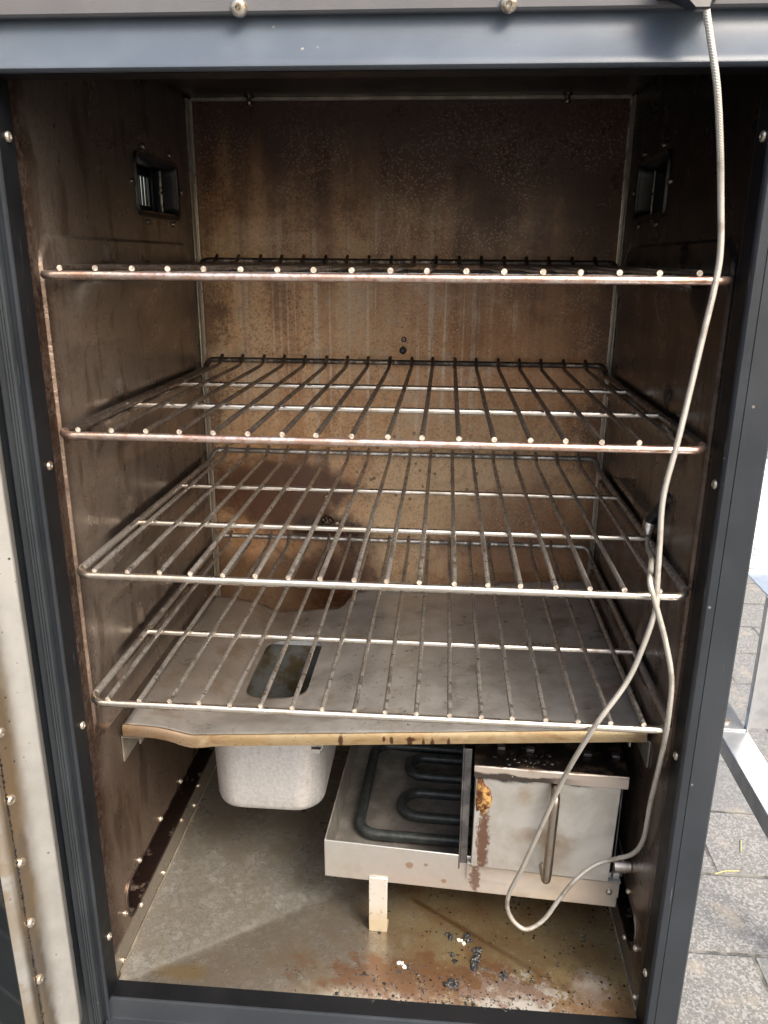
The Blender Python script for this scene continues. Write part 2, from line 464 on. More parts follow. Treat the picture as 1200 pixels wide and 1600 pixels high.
M['slot'] = s.out(s.mix(s.ramp(s.noise(34, 6, 0.7), 0.56, 0.7), (0.012, 0.007, 0.006), (0.22, 0.17, 0.14)), 0.22, 0.2, s.noise(110, 4), 0.8, 0.003)  # near-black slot inside with paler patches


def bowl_material():
    s = S('pitted_aluminium')
    f = s.noise(340, 4, 0.7)
    v = s.noise(1, 4, 0.6, s.vec((260, 260, 20)))
    c = s.mix(s.ramp(f, 0.4, 0.62), (0.5, 0.5, 0.51), (0.6, 0.6, 0.61))
    c = s.mix(s.mul(s.ramp(v, 0.5, 0.7), 0.3), c, (0.68, 0.68, 0.69))
    sp = s.mul(s.ramp(s.noise(180, 4, 0.7), 0.64, 0.68), s.ramp(s.noise(25, 3), 0.48, 0.6))
    c = s.mix(s.mul(sp, 0.8), c, (0.2, 0.19, 0.19))
    c = s.mix(s.mul(s.ramp(s.noise(1, 5, 0.7, s.vec((90, 90, 22), (4, 1, 2))), 0.55, 0.66), 0.45), c, (0.33, 0.32, 0.31))
    return s.out(c, 0.45, 0.6, f, 0.2, 0.0006)


M['bowl'] = bowl_material()


def burner_material(name, base, front):
    s = S(name)
    X, Y, Z = s.xyz()
    mid = s.noise(32, 6, 0.65)
    f = s.noise(420, 3, 0.7)
    c = s.mix(s.mul(s.ramp(mid, 0.4, 0.66), 0.35), base, tuple(k * 0.72 for k in base))
    c = s.mix(s.mul(s.ramp(s.noise(20, 4, 0.6, s.vec((1, 1, 1), (4, 4, 4))), 0.55, 0.72), 0.45), c, (0.42, 0.33, 0.22))
    if front:
        w = s.noise(90, 4)
        for (x, z, a, b) in ((0.07, 0.062, 0.003, 0.003), (0.0835, 0.064, 0.0018, 0.0015), (0.0985, 0.0495, 0.002, 0.002)):
            c = s.mix(s.mul(s.blob((x, 0, z), (a, None, b), w, 0.25, 0.3), 0.75), c, (0.38, 0.24, 0.14))
        c = s.mix(s.mul(s.blob((0.123, 0, 0.055), (0.004, None, 0.013), s.noise(260, 4), 0.7, 0.25), 0.85), c, (0.2, 0.12, 0.09))
    return s.out(c, s.ramp(mid, 0.3, 0.7, 0.3, 0.42), 0.8, f, 0.12, 0.0006)


M['pan'] = burner_material('burner_pan_steel', (0.62, 0.62, 0.6), True)


def door_panel_material():
    s = S('smudged_box_door')
    X, Y, Z = s.xyz()
    mid = s.noise(26, 6, 0.65, None, 0.5)
    f = s.noise(420, 3, 0.7)
    c = s.mix(s.ramp(mid, 0.4, 0.66), (0.62, 0.61, 0.58), (0.5, 0.48, 0.44))
    w = s.noise(60, 5)
    c = s.mix(s.mul(s.blob((0.172, 0, 0.105), (0.018, None, 0.007), w, 0.55, 0.6), 0.6), c, (0.34, 0.235, 0.15))
    c = s.mix(s.mul(s.blob((0.184, 0, 0.095), (0.012, None, 0.012), w, 0.5, 0.6), 0.45), c, (0.34, 0.235, 0.15))
    c = s.mix(s.mul(s.blob((0.158, 0, 0.142), (0.005, None, 0.008), w, 0.5, 0.6), 0.45), c, (0.4, 0.27, 0.17))
    w2 = s.noise(1, 4, 0.6, s.vec((110, 110, 60)))
    run = s.mul(s.blob((0.1278, 0, 0.097), (0.0045, None, 0.032), s.noise(1, 5, 0.7, s.vec((330, 330, 160))), 0.75, 0.3), 0.9)
    c = s.mix(run, c, (0.17, 0.075, 0.04))
    top = s.mul(s.ramp(s.add(Z, s.mul(w, 0.012)), 0.1595, 0.1625), s.ramp(X, 0.215, 0.19))
    c = s.mix(s.mul(top, 0.9), c, (0.02, 0.015, 0.012))
    return s.out(c, s.ramp(mid, 0.3, 0.7, 0.28, 0.42), 0.75, f, 0.12, 0.0006)


M['boxdoor'] = door_panel_material()


def lid_material():
    s = S('burnt_box_lid')
    X, Y, Z = s.xyz()
    w = s.noise(70, 5)
    edge = s.ramp(s.add(Z, s.mul(w, 0.006)), 0.1725, 0.1705)
    c = s.mix(s.mul(edge, s.ramp(s.add(Y, s.mul(w, 0.002)), -0.0075, -0.0085)), s.mix(s.ramp(w, 0.5, 0.62), (0.02, 0.016, 0.014), (0.1, 0.07, 0.05)), (0.55, 0.48, 0.42))
    lo = s.ramp(s.add(Z, s.mul(s.noise(45, 4), 0.01)), 0.1685, 0.1665)
    c = s.mix(s.mul(lo, s.ramp(X, 0.205, 0.17), 0.9), c, (0.02, 0.014, 0.012))
    c = s.mix(s.mul(s.ramp(s.vor(210), 0.12, 0.06), lo), c, (0.7, 0.7, 0.7))
    return s.out(c, 0.3, 0.6, s.noise(150, 5), 0.4, 0.001)


M['lid'] = lid_material()
s = S('burnt_residue')
n_ = s.noise(230, 5, 0.7)
M['crust'] = s.out(s.mix(s.ramp(n_, 0.42, 0.62), (0.09, 0.024, 0.006), s.mix(s.ramp(s.noise(90, 3), 0.42, 0.6), (0.36, 0.13, 0.022), (0.5, 0.3, 0.1))), 0.5, 0.0, n_, 0.8, 0.003)
s = S('dark_inner_steel', 'World')
n_ = s.noise(60, 5)
M['darksteel'] = s.out(s.mix(s.ramp(n_, 0.4, 0.65), (0.1, 0.1, 0.105), (0.19, 0.185, 0.18)), 0.38, 0.75, s.noise(500, 2), 0.1, 0.0005)
s = S('burner_pan_floor', 'World')
n_ = s.noise(50, 5)
M['panfloor'] = s.out(s.mix(s.ramp(n_, 0.4, 0.65), (0.2, 0.188, 0.172), (0.3, 0.285, 0.265)), 0.42, 0.5, s.noise(500, 2), 0.1, 0.0005)
s = S('heating_element_black', 'World')
n_ = s.noise(160, 5)
M['element'] = s.out(s.mix(s.ramp(n_, 0.4, 0.7), (0.022, 0.027, 0.028), (0.05, 0.056, 0.055)), 0.45, 0.2, n_, 0.2, 0.0005)


def braid_material():
    s = S('braided_steel_sleeve', 'UV')
    X, Y, Z = s.xyz()
    a = s.op('SINE', s.add(s.mul(X, 2 * math.pi * 5), s.mul(Y, 5000.0)))
    b = s.op('SINE', s.op('SUBTRACT', s.mul(X, 2 * math.pi * 5), s.mul(Y, 5000.0)))
    h = s.op('MAXIMUM', a, b)
    w = s.ramp(h, -0.2, 0.9)
    g = s.noise(40, 3)
    c = s.mix(w, (0.3, 0.27, 0.22), s.mix(s.ramp(g, 0.4, 0.65), (0.58, 0.575, 0.555), (0.47, 0.45, 0.41)))
    tcw = s.t.nodes.new('ShaderNodeTexCoord')
    gr = s.noise(55, 4, 0.7, tcw.outputs['Object'])
    c = s.mix(s.mul(s.ramp(gr, 0.52, 0.68), 0.55), c, (0.17, 0.13, 0.09))
    return s.out(c, 0.45, 0.5, h, 0.3, 0.0005)


M['braid'] = braid_material()


def door_material():
    s = S('silver_door_liner')
    X, Y, Z = s.xyz()
    mid = s.noise(26, 6, 0.65)
    f = s.noise(700, 3, 0.7)
    c = s.mix(s.ramp(mid, 0.4, 0.65), (0.56, 0.555, 0.53), (0.66, 0.655, 0.63))
    sx = s.op('DIVIDE', s.op('SUBTRACT', -0.015, Y), 0.968)   # distance from the hinge along the door
    st = s.mul(s.ramp(s.add(sx, s.mul(mid, 0.02)), 0.034, 0.04), s.ramp(s.add(sx, s.mul(mid, 0.006)), 0.046, 0.0425))
    c = s.mix(s.mul(st, 0.85), c, (0.24, 0.19, 0.145))
    c = s.mix(s.mul(s.ramp(s.noise(9, 5), 0.48, 0.62), s.ramp(sx, 0.016, 0.03), 0.6), c, (0.4, 0.3, 0.18))
    c = s.mix(s.mul(s.ramp(s.add(sx, s.mul(s.noise(50, 5), 0.016)), 0.0105, 0.007), 0.75), c, (0.5, 0.38, 0.2))
    c = s.mix(s.mul(s.ramp(s.noise(60, 5), 0.56, 0.68), s.ramp(sx, 0.02, 0.03), 0.5), c, (0.4, 0.28, 0.15))
    sp = s.mul(s.ramp(s.vor(150), 0.16, 0.09), s.ramp(s.add(s.noise(26, 4), s.mul(st, 0.15)), 0.52, 0.64))
    c = s.mix(s.mul(sp, 0.9), c, (0.12, 0.08, 0.06))
    return s.out(c, 0.32, 0.88, f, 0.15, 0.0005)


M['door'] = door_material()
s = S('dark_window_glass')
M['glass'] = s.out((0.01, 0.012, 0.014), 0.06, 0.0, s.noise(4, 2), 0.02, 0.001, 0.6)


def paver_material():
    s = S('exposed_aggregate_pavers')
    n = s.t.nodes.new('ShaderNodeTexBrick')
    s.put(n.inputs['Vector'], s.vec((1, 1, 1), (-0.02, -0.709, 0)))
    n.offset = 0.38
    n.offset_frequency = 2
    n.inputs['Color1'].default_value = (0, 0, 0, 1)
    n.inputs['Color2'].default_value = (1, 1, 1, 1)
    n.inputs['Scale'].default_value = 1
    n.inputs['Mortar Size'].default_value = 0.0045
    n.inputs['Mortar Smooth'].default_value = 0.4
    n.inputs['Brick Width'].default_value = 0.3
    n.inputs['Row Height'].default_value = 0.197
    g = s.noise(330, 4, 0.75)
    v = s.vor(240, None, 'Color')
    bw = s.t.nodes.new('ShaderNodeRGBToBW')
    s.put(bw.inputs[0], v)
    c = s.mix(s.ramp(g, 0.35, 0.66), (0.085, 0.083, 0.078), (0.215, 0.21, 0.198))
    c = s.mix(s.mul(s.ramp(bw.outputs[0], 0.5, 0.8), 0.5), c, (0.36, 0.35, 0.33))
    c = s.mix(s.mul(s.ramp(bw.outputs[0], 0.42, 0.2), 0.5), c, (0.15, 0.145, 0.135))
    tint = s.t.nodes.new('ShaderNodeRGBToBW')
    s.put(tint.inputs[0], n.outputs['Color'])
    c = s.mix(s.mul(tint.outputs[0], 0.5), c, (0.13, 0.135, 0.14))
    c = s.mix(s.mul(s.ramp(s.noise(14, 5), 0.55, 0.7), 0.4), c, (0.34, 0.29, 0.22))
    c = s.mix(s.mul(n.outputs['Fac'], 0.85), c, s.mix(s.ramp(s.noise(24, 3), 0.42, 0.6), (0.04, 0.038, 0.034), (0.16, 0.15, 0.13)))
    h = s.add(s.mul(g, 0.6), s.mul(n.outputs['Fac'], -3.0))
    return s.out(c, 0.85, 0.0, h, 0.7, 0.002)


M['pavers'] = paver_material()
s = S('white_table_coating', 'World')
M['white'] = s.out(s.mix(s.ramp(s.noise(40, 4), 0.4, 0.7), (0.8, 0.8, 0.8), (0.72, 0.72, 0.72)), 0.4)
s = S('galvanised_rail', 'World')
M['galv'] = s.out(s.mix(s.ramp(s.noise(60, 4), 0.4, 0.7), (0.62, 0.64, 0.66), (0.5, 0.52, 0.55)), 0.36, 0.85, s.noise(300, 3), 0.1, 0.0005)
s = S('charcoal', 'World')
M['char'] = s.out(s.mix(s.ramp(s.noise(500, 4), 0.5, 0.7), (0.012, 0.012, 0.013), (0.22, 0.22, 0.23)), 0.5, 0.0, s.noise(600, 3), 0.8, 0.002)
s = S('pale_ash', 'World')
M['ash'] = s.out((0.7, 0.67, 0.62), 0.7)
s = S('straw', 'World')
M['straw'] = s.out((0.34, 0.33, 0.14), 0.6)
s = S('screw_steel', 'World')
M['screw'] = s.out(s.mix(s.ramp(s.noise(300, 4), 0.45, 0.65), (0.5, 0.46, 0.4), (0.26, 0.19, 0.13)), 0.38, 0.85)
s = S('dark_screw_steel', 'World')
M['screwdark'] = s.out(s.mix(s.ramp(s.noise(300, 4), 0.45, 0.65), (0.2, 0.18, 0.16), (0.06, 0.05, 0.045)), 0.3, 0.9)


# ------------------------------------------------------------------ mesh helpers
def empty(name, loc=(0, 0, 0), rz=0, parent=None):
    o = bpy.data.objects.new(name, None)
    COL.objects.link(o)
    o.empty_display_size = 0.03
    o.location = loc
    o.rotation_euler = (0, 0, rz)
    o.parent = parent
    return o


def tag(o, label=None, cat=None, group=None, kind=None):
    for k, v in (('label', label), ('category', cat), ('group', group), ('kind', kind)):
        if v:
            o[k] = v
    return o


class MB:
    def __init__(s):
        s.v, s.f, s.mi, s.uv = [], [], [], {}

    def raw(s, vs, fs, mi=0):
        k = len(s.v)
        s.v += [tuple(p) for p in vs]
        s.f += [tuple(i + k for i in f) for f in fs]
        s.mi += [mi] * len(fs)
        return s

    def box(s, x0, x1, y0, y1, z0, z1):
        return s.raw([(x, y, z) for z in (z0, z1) for y in (y0, y1) for x in (x0, x1)],
                     [(0, 2, 3, 1), (4, 5, 7, 6), (0, 1, 5, 4), (2, 6, 7, 3), (0, 4, 6, 2), (1, 3, 7, 5)])

    def loft(s, loops, cap0=False, cap1=False, flip=False):
        n = len(loops[0])
        vs = [p for l in loops for p in l]
        fs = []
        for i in range(len(loops) - 1):
            for j in range(n):
                a, b = i * n + j, i * n + (j + 1) % n
                fs.append((a, b, b + n, a + n))
        if cap0:
            fs.append(tuple(range(n - 1, -1, -1)))
        if cap1:
            fs.append(tuple((len(loops) - 1) * n + j for j in range(n)))
        if flip:
            fs = [tuple(reversed(f)) for f in fs]
        return s.raw(vs, fs)

    def tube(s, pts, r, seg=10, caps=True, uv=False, capmi=None, closed=False):
        pts = [Vector(p) for p in pts]
        n = len(pts)
        rs = r if isinstance(r, (list, tuple)) else [r] * n
        up = Vector((0, 0, 1))
        loops = []
        prevn = None
        L = 0
        Ls = []
        for i, p in enumerate(pts):
            if closed:
                t = pts[(i + 1) % n] - pts[i - 1]
            else:
                t = pts[min(i + 1, n - 1)] - pts[max(i - 1, 0)]
            t.normalize()
            if prevn is None:
                a = up if abs(t.z) < 0.9 else Vector((1, 0, 0))
                nn = (a - t * a.dot(t)).normalized()
            else:
                nn = (prevn - t * prevn.dot(t)).normalized()
            prevn = nn
            b = t.cross(nn)
            if i:
                L += (pts[i] - pts[i - 1]).length
            Ls.append(L)
            loops.append([p + (nn * math.cos(2 * math.pi * k / seg) + b * math.sin(2 * math.pi * k / seg)) * rs[i] for k in range(seg)])
        k0, f0 = len(s.v), len(s.f)
        if closed:
            loops.append(loops[0])
            s.loft(loops)
        else:
            s.loft(loops, False, False)
        if uv:
            for i in range(n - 1):
                for j in range(seg):
                    s.uv[f0 + i * seg + j] = [(j / seg, Ls[i]), ((j + 1) / seg, Ls[i]), ((j + 1) / seg, Ls[i + 1]), (j / seg, Ls[i + 1])]
        if caps and not closed:
            m = 0 if capmi is None else capmi
            s.f.append(tuple(k0 + j for j in range(seg - 1, -1, -1)))
            s.f.append(tuple(k0 + (n - 1) * seg + j for j in range(seg)))
            s.mi += [m, m]
        return s

    def lathe(s, prof, c, axis, seg=14):
        """prof: list of (r, h) along axis from c"""
        ax = Vector(axis).normalized()
        a = Vector((0, 0, 1)) if abs(ax.z) < 0.9 else Vector((1, 0, 0))
        u = (a - ax * a.dot(ax)).normalized()
        w = ax.cross(u)
        loops = [[Vector(c) + ax * h + (u * math.cos(2 * math.pi * k / seg) + w * math.sin(2 * math.pi * k / seg)) * max(r, 1e-5) for k in range(seg)] for r, h in prof]
        return s.loft(loops, True, True)

    def extrude(s, prof, fn, a, b):
        """closed 2D profile swept from a to b; fn(p, t) gives a 3D point"""
        return s.loft([[fn(p, a) for p in prof], [fn(p, b) for p in prof]], True, True)

    def build(s, name, mats, parent=None, smooth=True, bevel=0, sub=0, solid=0, auto=40):
        me = bpy.data.meshes.new(name)
        me.from_pydata(s.v, [], s.f)
        if not isinstance(mats, (list, tuple)):
            mats = [mats]
        for m in mats:
            me.materials.append(m)
        me.polygons.foreach_set('material_index', s.mi)
        if s.uv:
            ul = me.uv_layers.new(name='UVMap')
            for fi, co in s.uv.items():
                for li, q in zip(me.polygons[fi].loop_indices, co):
                    ul.data[li].uv = q
        bm = bmesh.new()
        bm.from_mesh(me)
        bmesh.ops.recalc_face_normals(bm, faces=bm.faces)
        bm.to_mesh(me)
        bm.free()
        if smooth:
            me.polygons.foreach_set('use_smooth', [True] * len(me.polygons))
            try:
                me.set_sharp_from_angle(angle=R(auto))
            except Exception:
                pass
        o = bpy.data.objects.new(name, me)
        COL.objects.link(o)
        o.parent = parent
        if solid:
            md = o.modifiers.new('solid', 'SOLIDIFY')
            md.thickness = solid
            md.offset = 0
        if bevel:
            md = o.modifiers.new('bevel', 'BEVEL')
            md.width = bevel
            md.segments = 2
            md.limit_method = 'ANGLE'
            md.angle_limit = R(40)
            md.use_clamp_overlap = True
        return o


def rrect(hw, hh, r, n=5):
    out = []
    for cx, cy, a0 in ((hw - r, hh - r, 0), (-hw + r, hh - r, 90), (-hw + r, -hh + r, 180), (hw - r, -hh + r, 270)):
        for i in range(n + 1):
            a = R(a0 + 90 * i / n)
            out.append((cx + r * math.cos(a), cy + r * math.sin(a)))
    return out


def spline(pts, n=12):
    """Catmull-Rom through pts"""
    P = [Vector(p) for p in pts]
    P = [P[0] * 2 - P[1]] + P + [P[-1] * 2 - P[-2]]
    out = []
    for i in range(1, len(P) - 2):
        a, b, c, d = P[i - 1:i + 3]
        for k in range(n):
            t = k / n
            out.append(0.5 * ((2 * b) + (c - a) * t + (2 * a - 5 * b + 4 * c - d) * t * t + (3 * b - a - 3 * c + d) * t ** 3))
    out.append(P[-2])
    return out


def sm(a, b, x):
    t = max(0, min(1, (x - a) / (b - a)))
    return t * t * (3 - 2 * t)


def screw_mesh(r=0.0034, h=0.0022):
    """pan head with a recessed cross"""
    b = MB()
    b.lathe([(r, -0.001), (r, h * 0.35), (r * 0.86, h * 0.75), (r * 0.6, h), (r * 0.36, h), (r * 0.26, h * 0.3), (0.0001, h * 0.2)], (0, 0, 0), (0, 0, 1), 14)
    return b


_scr = {}


def screw(loc, axis, parent, r=0.0034, m='screw', name='screw', h=0.0022):
    key = (r, m, name, h)
    if key not in _scr:
        o = screw_mesh(r, h).build(name, M[m], parent)
        _scr[key] = o
    else:
        o = _scr[key].copy()
        COL.objects.link(o)
        o.parent = parent
    o.location = loc
    q = Vector(axis).to_track_quat('Z', 'Y')
    o.rotation_euler = q.to_euler()
    return o


# ------------------------------------------------------------------ ground
GZ = -0.65
g = MB().raw([(-40, -40, GZ), (40, -40, GZ), (40, 60, GZ), (-40, 60, GZ)], [(0, 1, 2, 3)]).build('ground', M['pavers'], None, False)
tag(g, 'grey rectangular concrete pavers with exposed stone grain under the smoker', 'ground', kind='structure')

# ------------------------------------------------------------------ cabinet
XL, XR, DW, ZC = -0.1974, 0.1958, 0.3279, 0.6693
ZB = -0.06
cab = empty('smoker_cabinet', (0, 0, ZB))
tag(cab, 'open smoking cabinet with dark slate frame and brown stained steel interior', 'smoker')


def cpart(o):
    """cabinet meshes are written in world coordinates"""
    o.location = (0, 0, -ZB)
    return o


def wall_height(y, z):
    h = 0.0
    # raised panel inside a rounded rectangle
    cy, cz, hy, hz, r = 0.156, 0.374, 0.139, 0.169, 0.018
    dx, dz = abs(y - cy) - (hy - r), abs(z - cz) - (hz - r)
    d = math.hypot(max(dx, 0), max(dz, 0)) + min(max(dx, dz), 0) - r
    h += 0.002 * sm(0.0005, -0.0008, d)
    for rz in RZ:
        # ledge the rack runs on: steep on top, sloping back into the wall below
        t = rz - 0.004 - z
        if -0.005 < t < 0.034:
            prof = sm(-0.0035, 0.0015, t) * (1 - sm(0.006, 0.03, t))
            h += 0.0066 * prof * sm(0.05, 0.066, y) * sm(0.296, 0.284, y)
        # stop dimple
        q = ((y - 0.11) / 0.0042) ** 2 + ((z - rz - 0.0125) / 0.0085) ** 2
        if q < 1.6:
            h += 0.003 * (1 - sm(0.15, 1.6, q))
        # shallow crease
        h += 0.0007 * math.exp(-((z - rz + 0.045) / 0.004) ** 2) * sm(0.03, 0.06, y)
    return h


VY, VZ, VHY, VHZ = 0.228, 0.585, 0.047, 0.0205
SY, SZ, SHY, SHZ = 0.167, 0.0435, 0.1315, 0.0172


def side_panel(x0, sgn, m):
    b = MB()
    ys = [0.003, 0.006, 0.009, 0.012, 0.014] + [0.0148 + 0.0006 * i for i in range(9)] + [0.0205 + i * (DW - 0.0205) / 140 for i in range(141)]
    zs = [-0.002 + k * (ZC + 0.002) / 300 for k in range(301)]
    ny = len(ys)
    vs = [(x0 + sgn * wall_height(y, z), y, z) for z in zs for y in ys]
    fs = []
    for k in range(len(zs) - 1):
        for i in range(ny - 1):
            y, z = (ys[i] + ys[i + 1]) / 2, (zs[k] + zs[k + 1]) / 2
            if abs(y - VY) < VHY - 0.001 and abs(z - VZ) < VHZ - 0.001:
                continue
            if abs(z - SZ) < SHZ - 0.001 and abs(y - SY) < SHY - 0.002 - max(0, abs(z - SZ) - 0.004):
                continue
            a = k * ny + i
            fs.append((a, a + 1, a + 1 + ny, a + ny))
    b.raw(vs, fs)
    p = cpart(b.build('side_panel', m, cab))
    # slot with flanged rim along the bottom
    b = MB()
    L = []
    for hw, hh, r, dx in ((SHY + 0.0012, SHZ + 0.0012, 0.0155, 0.0002), (SHY + 0.001, SHZ + 0.001, 0.015, 0.001), (SHY - 0.0018, SHZ - 0.0018, 0.0125, 0.001), (SHY - 0.003, SHZ - 0.0025, 0.0105, -0.003), (SHY - 0.003, SHZ - 0.0025, 0.0105, -0.011)):
        L.append([(x0 + sgn * dx, SY + q[0], SZ + q[1]) for q in rrect(hw, hh, r, 8)])
    b.loft(L, False, True)
    b2 = b
    for i in range(len(b2.f)):
        b2.mi[i] = 1 if i >= len(L[0]) else 0
    cpart(b2.build('drain_slot', [m, M['slot']], cab))
    # vent: black bezel and tunnel with an open grille on the outside
    xo = x0 - sgn * 0.0236
    b = MB()
    L = []
    for hw, hh, r, x in ((VHY + 0.003, VHZ + 0.003, 0.009, x0 + sgn * 0.0002), (VHY + 0.0025, VHZ + 0.0025, 0.0085, x0 + sgn * 0.0022), (VHY - 0.0005, VHZ - 0.0005, 0.0065, x0 + sgn * 0.0016), (VHY - 0.002, VHZ - 0.002, 0.006, x0 - sgn * 0.003), (VHY - 0.002, VHZ - 0.002, 0.006, xo)):
        L.append([(x, VY + q[0], VZ + q[1]) for q in rrect(hw, hh, r, 6)])
    b.loft(L)
    v = cpart(b.build('vent', M['black'], cab))
    t = 0.0012
    for k in range(13):                       # grille bars, slots between them open to daylight
        y = VY - VHY + 0.004 + k * 0.0072
        MB().box(min(xo, xo + sgn * t), max(xo, xo + sgn * t), y - 0.0013, y + 0.0013, VZ - 0.0115, VZ + 0.0115).build('slat', M['black'], v)
    fr = MB()
    xa, xb = min(xo, xo + sgn * t) - 0.0001, max(xo, xo + sgn * t) + 0.0001
    fr.box(xa, xb, VY - VHY, VY + VHY, VZ + 0.0116, VZ + VHZ)
    fr.box(xa, xb, VY - VHY, VY + VHY, VZ - VHZ, VZ - 0.0116)
    fr.build('grille_frame', M['black'], v)
    pl = MB()                                 # sliding damper plate that closes the rear half
    xd = xo + sgn * 0.004
    pl.box(min(xd, xd + sgn * t), max(xd, xd + sgn * t), VY + 0.0405, VY + VHY - 0.003, VZ - VHZ + 0.003, VZ + VHZ - 0.003)
    if sgn < 0:
        pl.box(min(xd, xd + sgn * t), max(xd, xd + sgn * t), VY - VHY + 0.003, VY + 0.04, VZ - VHZ + 0.003, VZ + VHZ - 0.003)
    pl.build('damper_plate', M['black'], v)
    dm = MB()
    xr = xo + sgn * 0.0135
    dm.tube([(xr, VY + 0.0375, VZ - 0.0165), (xr, VY + 0.0375, VZ + 0.0165)], 0.0012, 8)
    dm.tube([(xr, VY + 0.034, VZ - 0.001), (xr, VY + 0.043, VZ - 0.001)], 0.0013, 8)
    dm.build('damper_rod', M['screwdark'], v)
    for (y, z) in ((0.2, 0.6125), (0.2605, 0.6133), (0.1715, 0.5853), (0.2855, 0.5862), (0.2005, 0.5578), (0.2595, 0.5585)):
        screw((x0 + sgn * 0.0003, y, z - ZB), (sgn, 0, 0), cab, 0.0024, 'screwdark')
    # rivets either side of the slot
    for (y, z) in ((0.169, 0.0615), (0.2168, 0.0215), (0.2015, 0.0093), (0.1153, 0.0623), (0.1642, 0.0216), (0.0653, 0.0617), (0.1112, 0.0078), (0.0602, 0.0216), (0.0308, 0.0412), (0.0188, 0.0075)):
        screw((x0 + sgn * 0.0003, y, z - ZB), (sgn, 0, 0), cab, 0.0024, 'screw', 'rivet', 0.0018)
    # bright welded corner strip
    cs = MB()
    cs.box(min(x0, x0 + sgn * 0.0022), max(x0, x0 + sgn * 0.0022), 0.3135, DW - 0.0016, 0.003, ZC - 0.003)
    cpart(cs.build('corner_strip', M['corner'], cab, bevel=0.0008))
    cs = MB()
    cs.box(min(x0 + sgn * 0.0024, x0 + sgn * 0.0034), max(x0 + sgn * 0.0024, x0 + sgn * 0.0034), DW - 0.0045, DW - 0.0015, 0.003, ZC - 0.003)
    cpart(cs.build('corner_strip', M['steel'], cab))
    # small C-shaped runner that carries the drip tray
    rz = 0.1845 if sgn > 0 else 0.2035
    rl = MB()
    o_, w_ = (0.0005, 0.0155)
    prof = [(o_, 0), (w_, 0), (w_, -0.0055), (w_ - 0.001, -0.0055), (w_ - 0.001, -0.001), (o_ + 0.001, -0.001), (o_ + 0.001, -0.022), (o_, -0.022)]
    rl.extrude(prof, lambda p, t_: (x0 + sgn * p[0], t_, rz + p[1]), 0.056, 0.31)
    cpart(rl.build('tray_runner', M['corner'], cab, False))
    return p


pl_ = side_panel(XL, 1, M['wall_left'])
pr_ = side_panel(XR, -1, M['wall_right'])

s = S('black_tar')
M['tarblack'] = s.out((0.008, 0.007, 0.007), 0.25, 0.0, s.noise(400, 3), 0.5, 0.001)
s = S('glossy_tar')
M['tar'] = s.out(s.mix(s.ramp(s.noise(300, 4), 0.5, 0.7), (0.02, 0.01, 0.006), (0.2, 0.1, 0.05)), 0.22, 0.0)
# back panel with a shallow horizontal crease and embossed rails
b = MB()
nx, nz = 120, 160
vs = []
for k in range(nz + 1):
    z = -0.002 + k * (ZC + 0.002) / nz
    for i in range(nx + 1):
        x = XL + i * (XR - XL) / nx
        h = 0.0016 * math.exp(-((z - 0.256) / 0.0035) ** 2) + 0.0012 * mnoise.noise((x * 7, z * 7, 3.1))
        vs.append((x, DW - h, z))
b.raw(vs, [(k * (nx + 1) + i, k * (nx + 1) + i + 1, (k + 1) * (nx + 1) + i + 1, (k + 1) * (nx + 1) + i) for k in range(nz) for i in range(nx)])
cpart(b.build('back_panel', M['back'], cab))
for (x, z, m) in ((-0.0005, 0.4578, 'screwdark'), (-0.0781, 0.2975, 'screw'), (-0.0671, 0.2694, 'screw'), (-0.0782, 0.2414, 'screw')):
    screw((x, DW - 0.0006, z - ZB), (0, -1, 0), cab, 0.0026, m)
b = MB()
b.lathe([(0.0034, -0.001), (0.0034, 0.003), (0.0022, 0.0035), (0.002, 0.001), (0.0001, 0.0005)], (-0.001, DW - 0.0006, 0.4478), (0, -1, 0))
cpart(b.build('grommet', M['black'], cab))
b = MB()
for i in range(16):
    a = random.random() * 6.28
    rr = random.random() * 0.007
    b.lathe([(0.0001, -0.001), (0.0028, -0.0003), (0.003, 0.001), (0.0016, 0.0026), (0.0001, 0.003)], (-0.0765 + rr * math.cos(a), DW - 0.0006, 0.2705 + rr * 0.8 * math.sin(a)), (0.2 * math.cos(a), -1, 0.2 * math.sin(a)), 8)
cpart(b.build('tar_deposit', M['tar'], cab))

# ceiling, with two small hooks at the back
b = MB().box(XL - 0.001, XR + 0.001, 0.004, DW + 0.002, ZC - 0.0015, ZC + 0.002)
cpart(b.build('ceiling_panel', M['ceiling'], cab, False))
b = MB().box(XL + 0.003, XR - 0.003, DW - 0.0052, DW - 0.0022, ZC - 0.0045, ZC - 0.0018)
cpart(b.build('corner_strip', M['corner'], cab))
for x in (-0.1395, 0.1375):
    b = MB()
    b.lathe([(0.0042, 0), (0.0042, 0.0015), (0.002, 0.002), (0.002, 0.005), (0.0032, 0.0055), (0.0028, 0.0075), (0.0012, 0.0082)], (x, DW - 0.012, ZC - 0.0016), (0, 0, -1), 12)
    cpart(b.build('bolt', M['screwdark'], cab))

